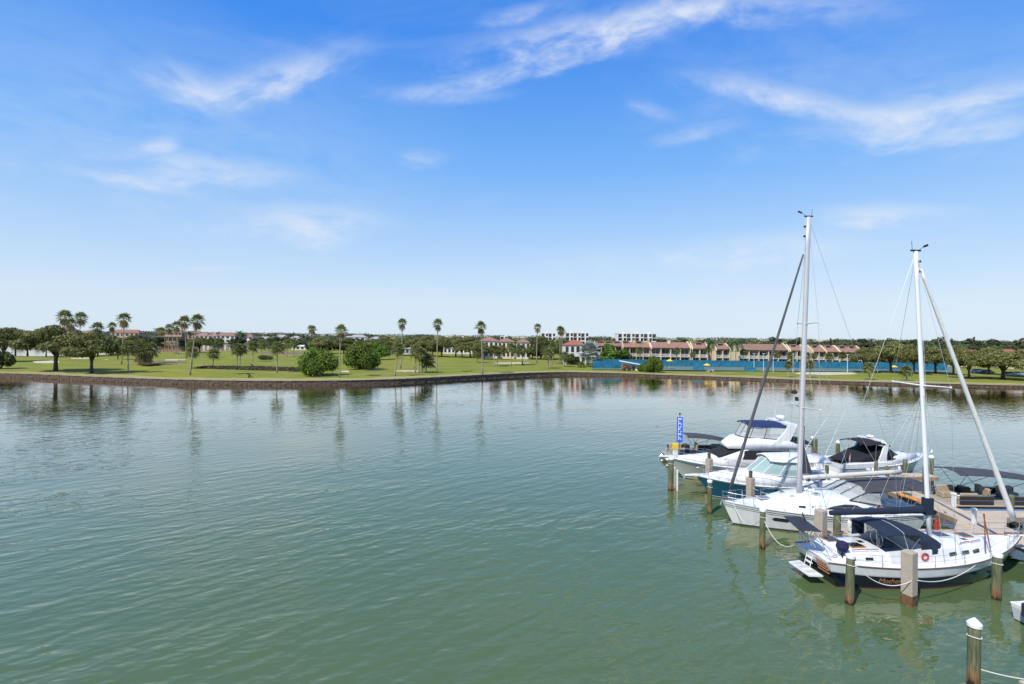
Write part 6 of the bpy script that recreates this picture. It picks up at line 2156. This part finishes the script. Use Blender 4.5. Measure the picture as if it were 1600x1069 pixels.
# gull on a pile
gl = empty('gull', (36.8, 44.8, 2.49), R(40), 'white gull perched on the white capped pile', 'bird')
body = MB()
rings = []
for x, zc, q in ((-.24, .17, .015), (-.14, .17, .055), (0, .19, .085), (.1, .22, .075), (.16, .28, .045), (.2, .33, .052), (.24, .34, .035), (.31, .33, .008)):
    rings.append([(x, q * math.cos(a), zc + q * math.sin(a)) for a in [2 * PI * j / 10 for j in range(10)]])
body.loft(rings)
for sg in (-1, 1):
    body.tube([(0, sg * .03, .12), (.01, sg * .03, 0)], .009, 5)
body.build('body', mat('gull_white', (.8, .8, .79), .8), gl, True)
for sg in (-1, 1):
    MB().slab([(.08, sg * .085, .25), (-.12, sg * .07, .2), (-.34, sg * .03, .16), (-.1, sg * .088, .15)], .012).build('wing', GREYGEL, gl)

# ---------------------------------------------------------------- mooring lines
def line(a, b, sag, label, r=.022):
    a, b = Vector(a), Vector(b)
    pts = [a + (b - a) * (k / 14) - Vector((0, 0, sag * 4 * (k / 14) * (1 - k / 14))) - a for k in range(15)]
    o = MB().tube(pts, r, 6).build('mooring_line', ROPE, None, True)
    o.location = a
    tag(o, label, 'rope', 'mooring lines')


def on1(x, y, z):
    return b1.matrix_basis @ Vector((x, y, z))


def on2(x, y, z):
    return b2.matrix_basis @ Vector((x, y, z))


from mathutils import Euler
for bb in (b1, b2, b3, b4, b5):
    bb.matrix_basis = Matrix.Translation(bb.location) @ bb.rotation_euler.to_matrix().to_4x4()
line((16.3, 24.2, 1.85), (18.8, 23.9, 1.25), .55, 'white line drooping from the flat capped pile to the concrete pile')
line((19.1, 23.95, 1.25), on1(7.5, -1.9, 1.2), .35, 'white line from the concrete pile to the navy sailboat midship')
line((16.0, 24.35, 1.85), on1(.9, -1.5, 1.25), .35, 'short white line from the navy sailboat quarter to the flat capped pile')
line((15.0, 30.4, 1.9), on1(.2, 1.2, 1.4), .9, 'long white line sagging from the slim pile to the navy sailboat stern')
line((15.0, 30.4, 1.85), on2(12.4, .3, 1.55), .9, 'white line sagging from the slim pile to the white sailboat bow')
line((18.0, 29.65, 1.4), on1(1.2, 1.3, 1.35), .1, 'tight white line from the square dock pile to the navy sailboat')
line((17.45, 37.0, 1.7), (19.6, 36.6, 1.4), .25, 'white line between the blue cruiser and the white sailboat')
line((17.0, 18.6, .6), (19.2, 17.36, .95), .15, 'white line from the cone capped pile to the dock end')

# ---------------------------------------------------------------- fenders, cleats, coiled lines
def fender(parent, h, x, sg, m):
    y = sg * (h.side(x, .75) + .16); zt = h.zdeck(x)
    f = MB().lathe([(.03, -.32), (.10, -.27), (.125, -.12), (.125, .12), (.10, .27), (.03, .34)], (x, y, .72), 12).build('fender', m, parent, True)
    MB().tube([(x, y, 1.04), (x, sg * h.deck_half(x), zt + .05)], .01, 4).build('fender_line', ROPE, f)


for x in (3.2, 5.8):
    fender(b2, h2, x, 1, GEL)
for x in (4.0, 7.0):
    fender(b3, h3, x, 1, mat('navy_fender', (.012, .02, .06), .5))
fender(b1, h1, 9.6, -1, GEL)
fender(b5, h5, 3.0, -1, GEL); fender(b5, h5, 6.0, -1, GEL)
rc = random.Random(8)
for (x, y, lab) in ((20.5, 30.5, 'coiled white line on the finger dock between the sailboats'), (26.9, 42.9, 'coiled white line on the finger dock behind the blue cruiser'), (33.2, 43.6, 'coiled white line on the express cruiser finger dock'), (29.4, 38.0, 'coiled green hose on the main dock')):
    pts = []
    for k in range(61):
        a = 2 * PI * k / 12
        q = .12 + .0035 * k + rc.uniform(-.012, .012)
        pts.append((q * math.cos(a), q * math.sin(a), .03 + .0008 * k))
    hose = 'hose' in lab
    o = MB().tube(pts, .022, 5).build('coiled_hose' if hose else 'coiled_line', mat('green_hose', (.03, .12, .05), .6) if hose else ROPE, None, True)
    o.location = (x, y, 1.006)
    tag(o, lab, 'hose' if hose else 'rope')
for (x, y, rz_, lab) in ((21.8, 30.12, 0, 'dock cleat on the navy sailboat side of the finger dock'), (24.6, 31.0, 0, 'dock cleat on the white sailboat side of the finger dock'), (28.9, 34.0, PI / 2, 'dock cleat on the main dock behind the white sailboat'), (32.4, 43.2, 0, 'dock cleat on the express cruiser finger dock')):
    o = MB().tube([(-.16, 0, .11), (-.05, 0, .1), (.05, 0, .1), (.16, 0, .11)], .022, 6).box(-.07, -.03, -.025, .025, 0, .1).box(.03, .07, -.025, .025, 0, .1).build('dock_cleat', STEEL)
    o.location = (x, y, 1.005); o.rotation_euler = (0, 0, rz_)
    tag(o, lab, 'cleat', 'dock cleats')
# rubble along the foot of the seawall
rub = random.Random(21)
rb_ = MB()
for a_, b_2 in zip(SHORE, SHORE[1:]):
    d_ = b_2 - a_; nn = Vector((d_.y, -d_.x, 0)).normalized()
    for k in range(6):
        p_ = a_ + d_ * rub.random() + nn * rub.uniform(.05, .4)
        s_ = rub.uniform(.08, .22)
        ring = lambda q, z: [(p_.x + s_ * q * math.cos(t_) * rub.uniform(.75, 1.2), p_.y + s_ * q * math.sin(t_) * rub.uniform(.75, 1.2), z) for t_ in [2 * PI * j / 6 for j in range(6)]]
        rb_.loft([ring(1.1, -.3), ring(1.0, .02), ring(.55, s_ * rub.uniform(.5, 1.0))], 0, False, True)
tag(rb_.build('shore_rubble', mat('wet_rock', (0.10, 0.075, 0.055), .85, var=.5, vscale=2)), 'scattered wet brown stones along the foot of the seawall', 'stones', kind='stuff')
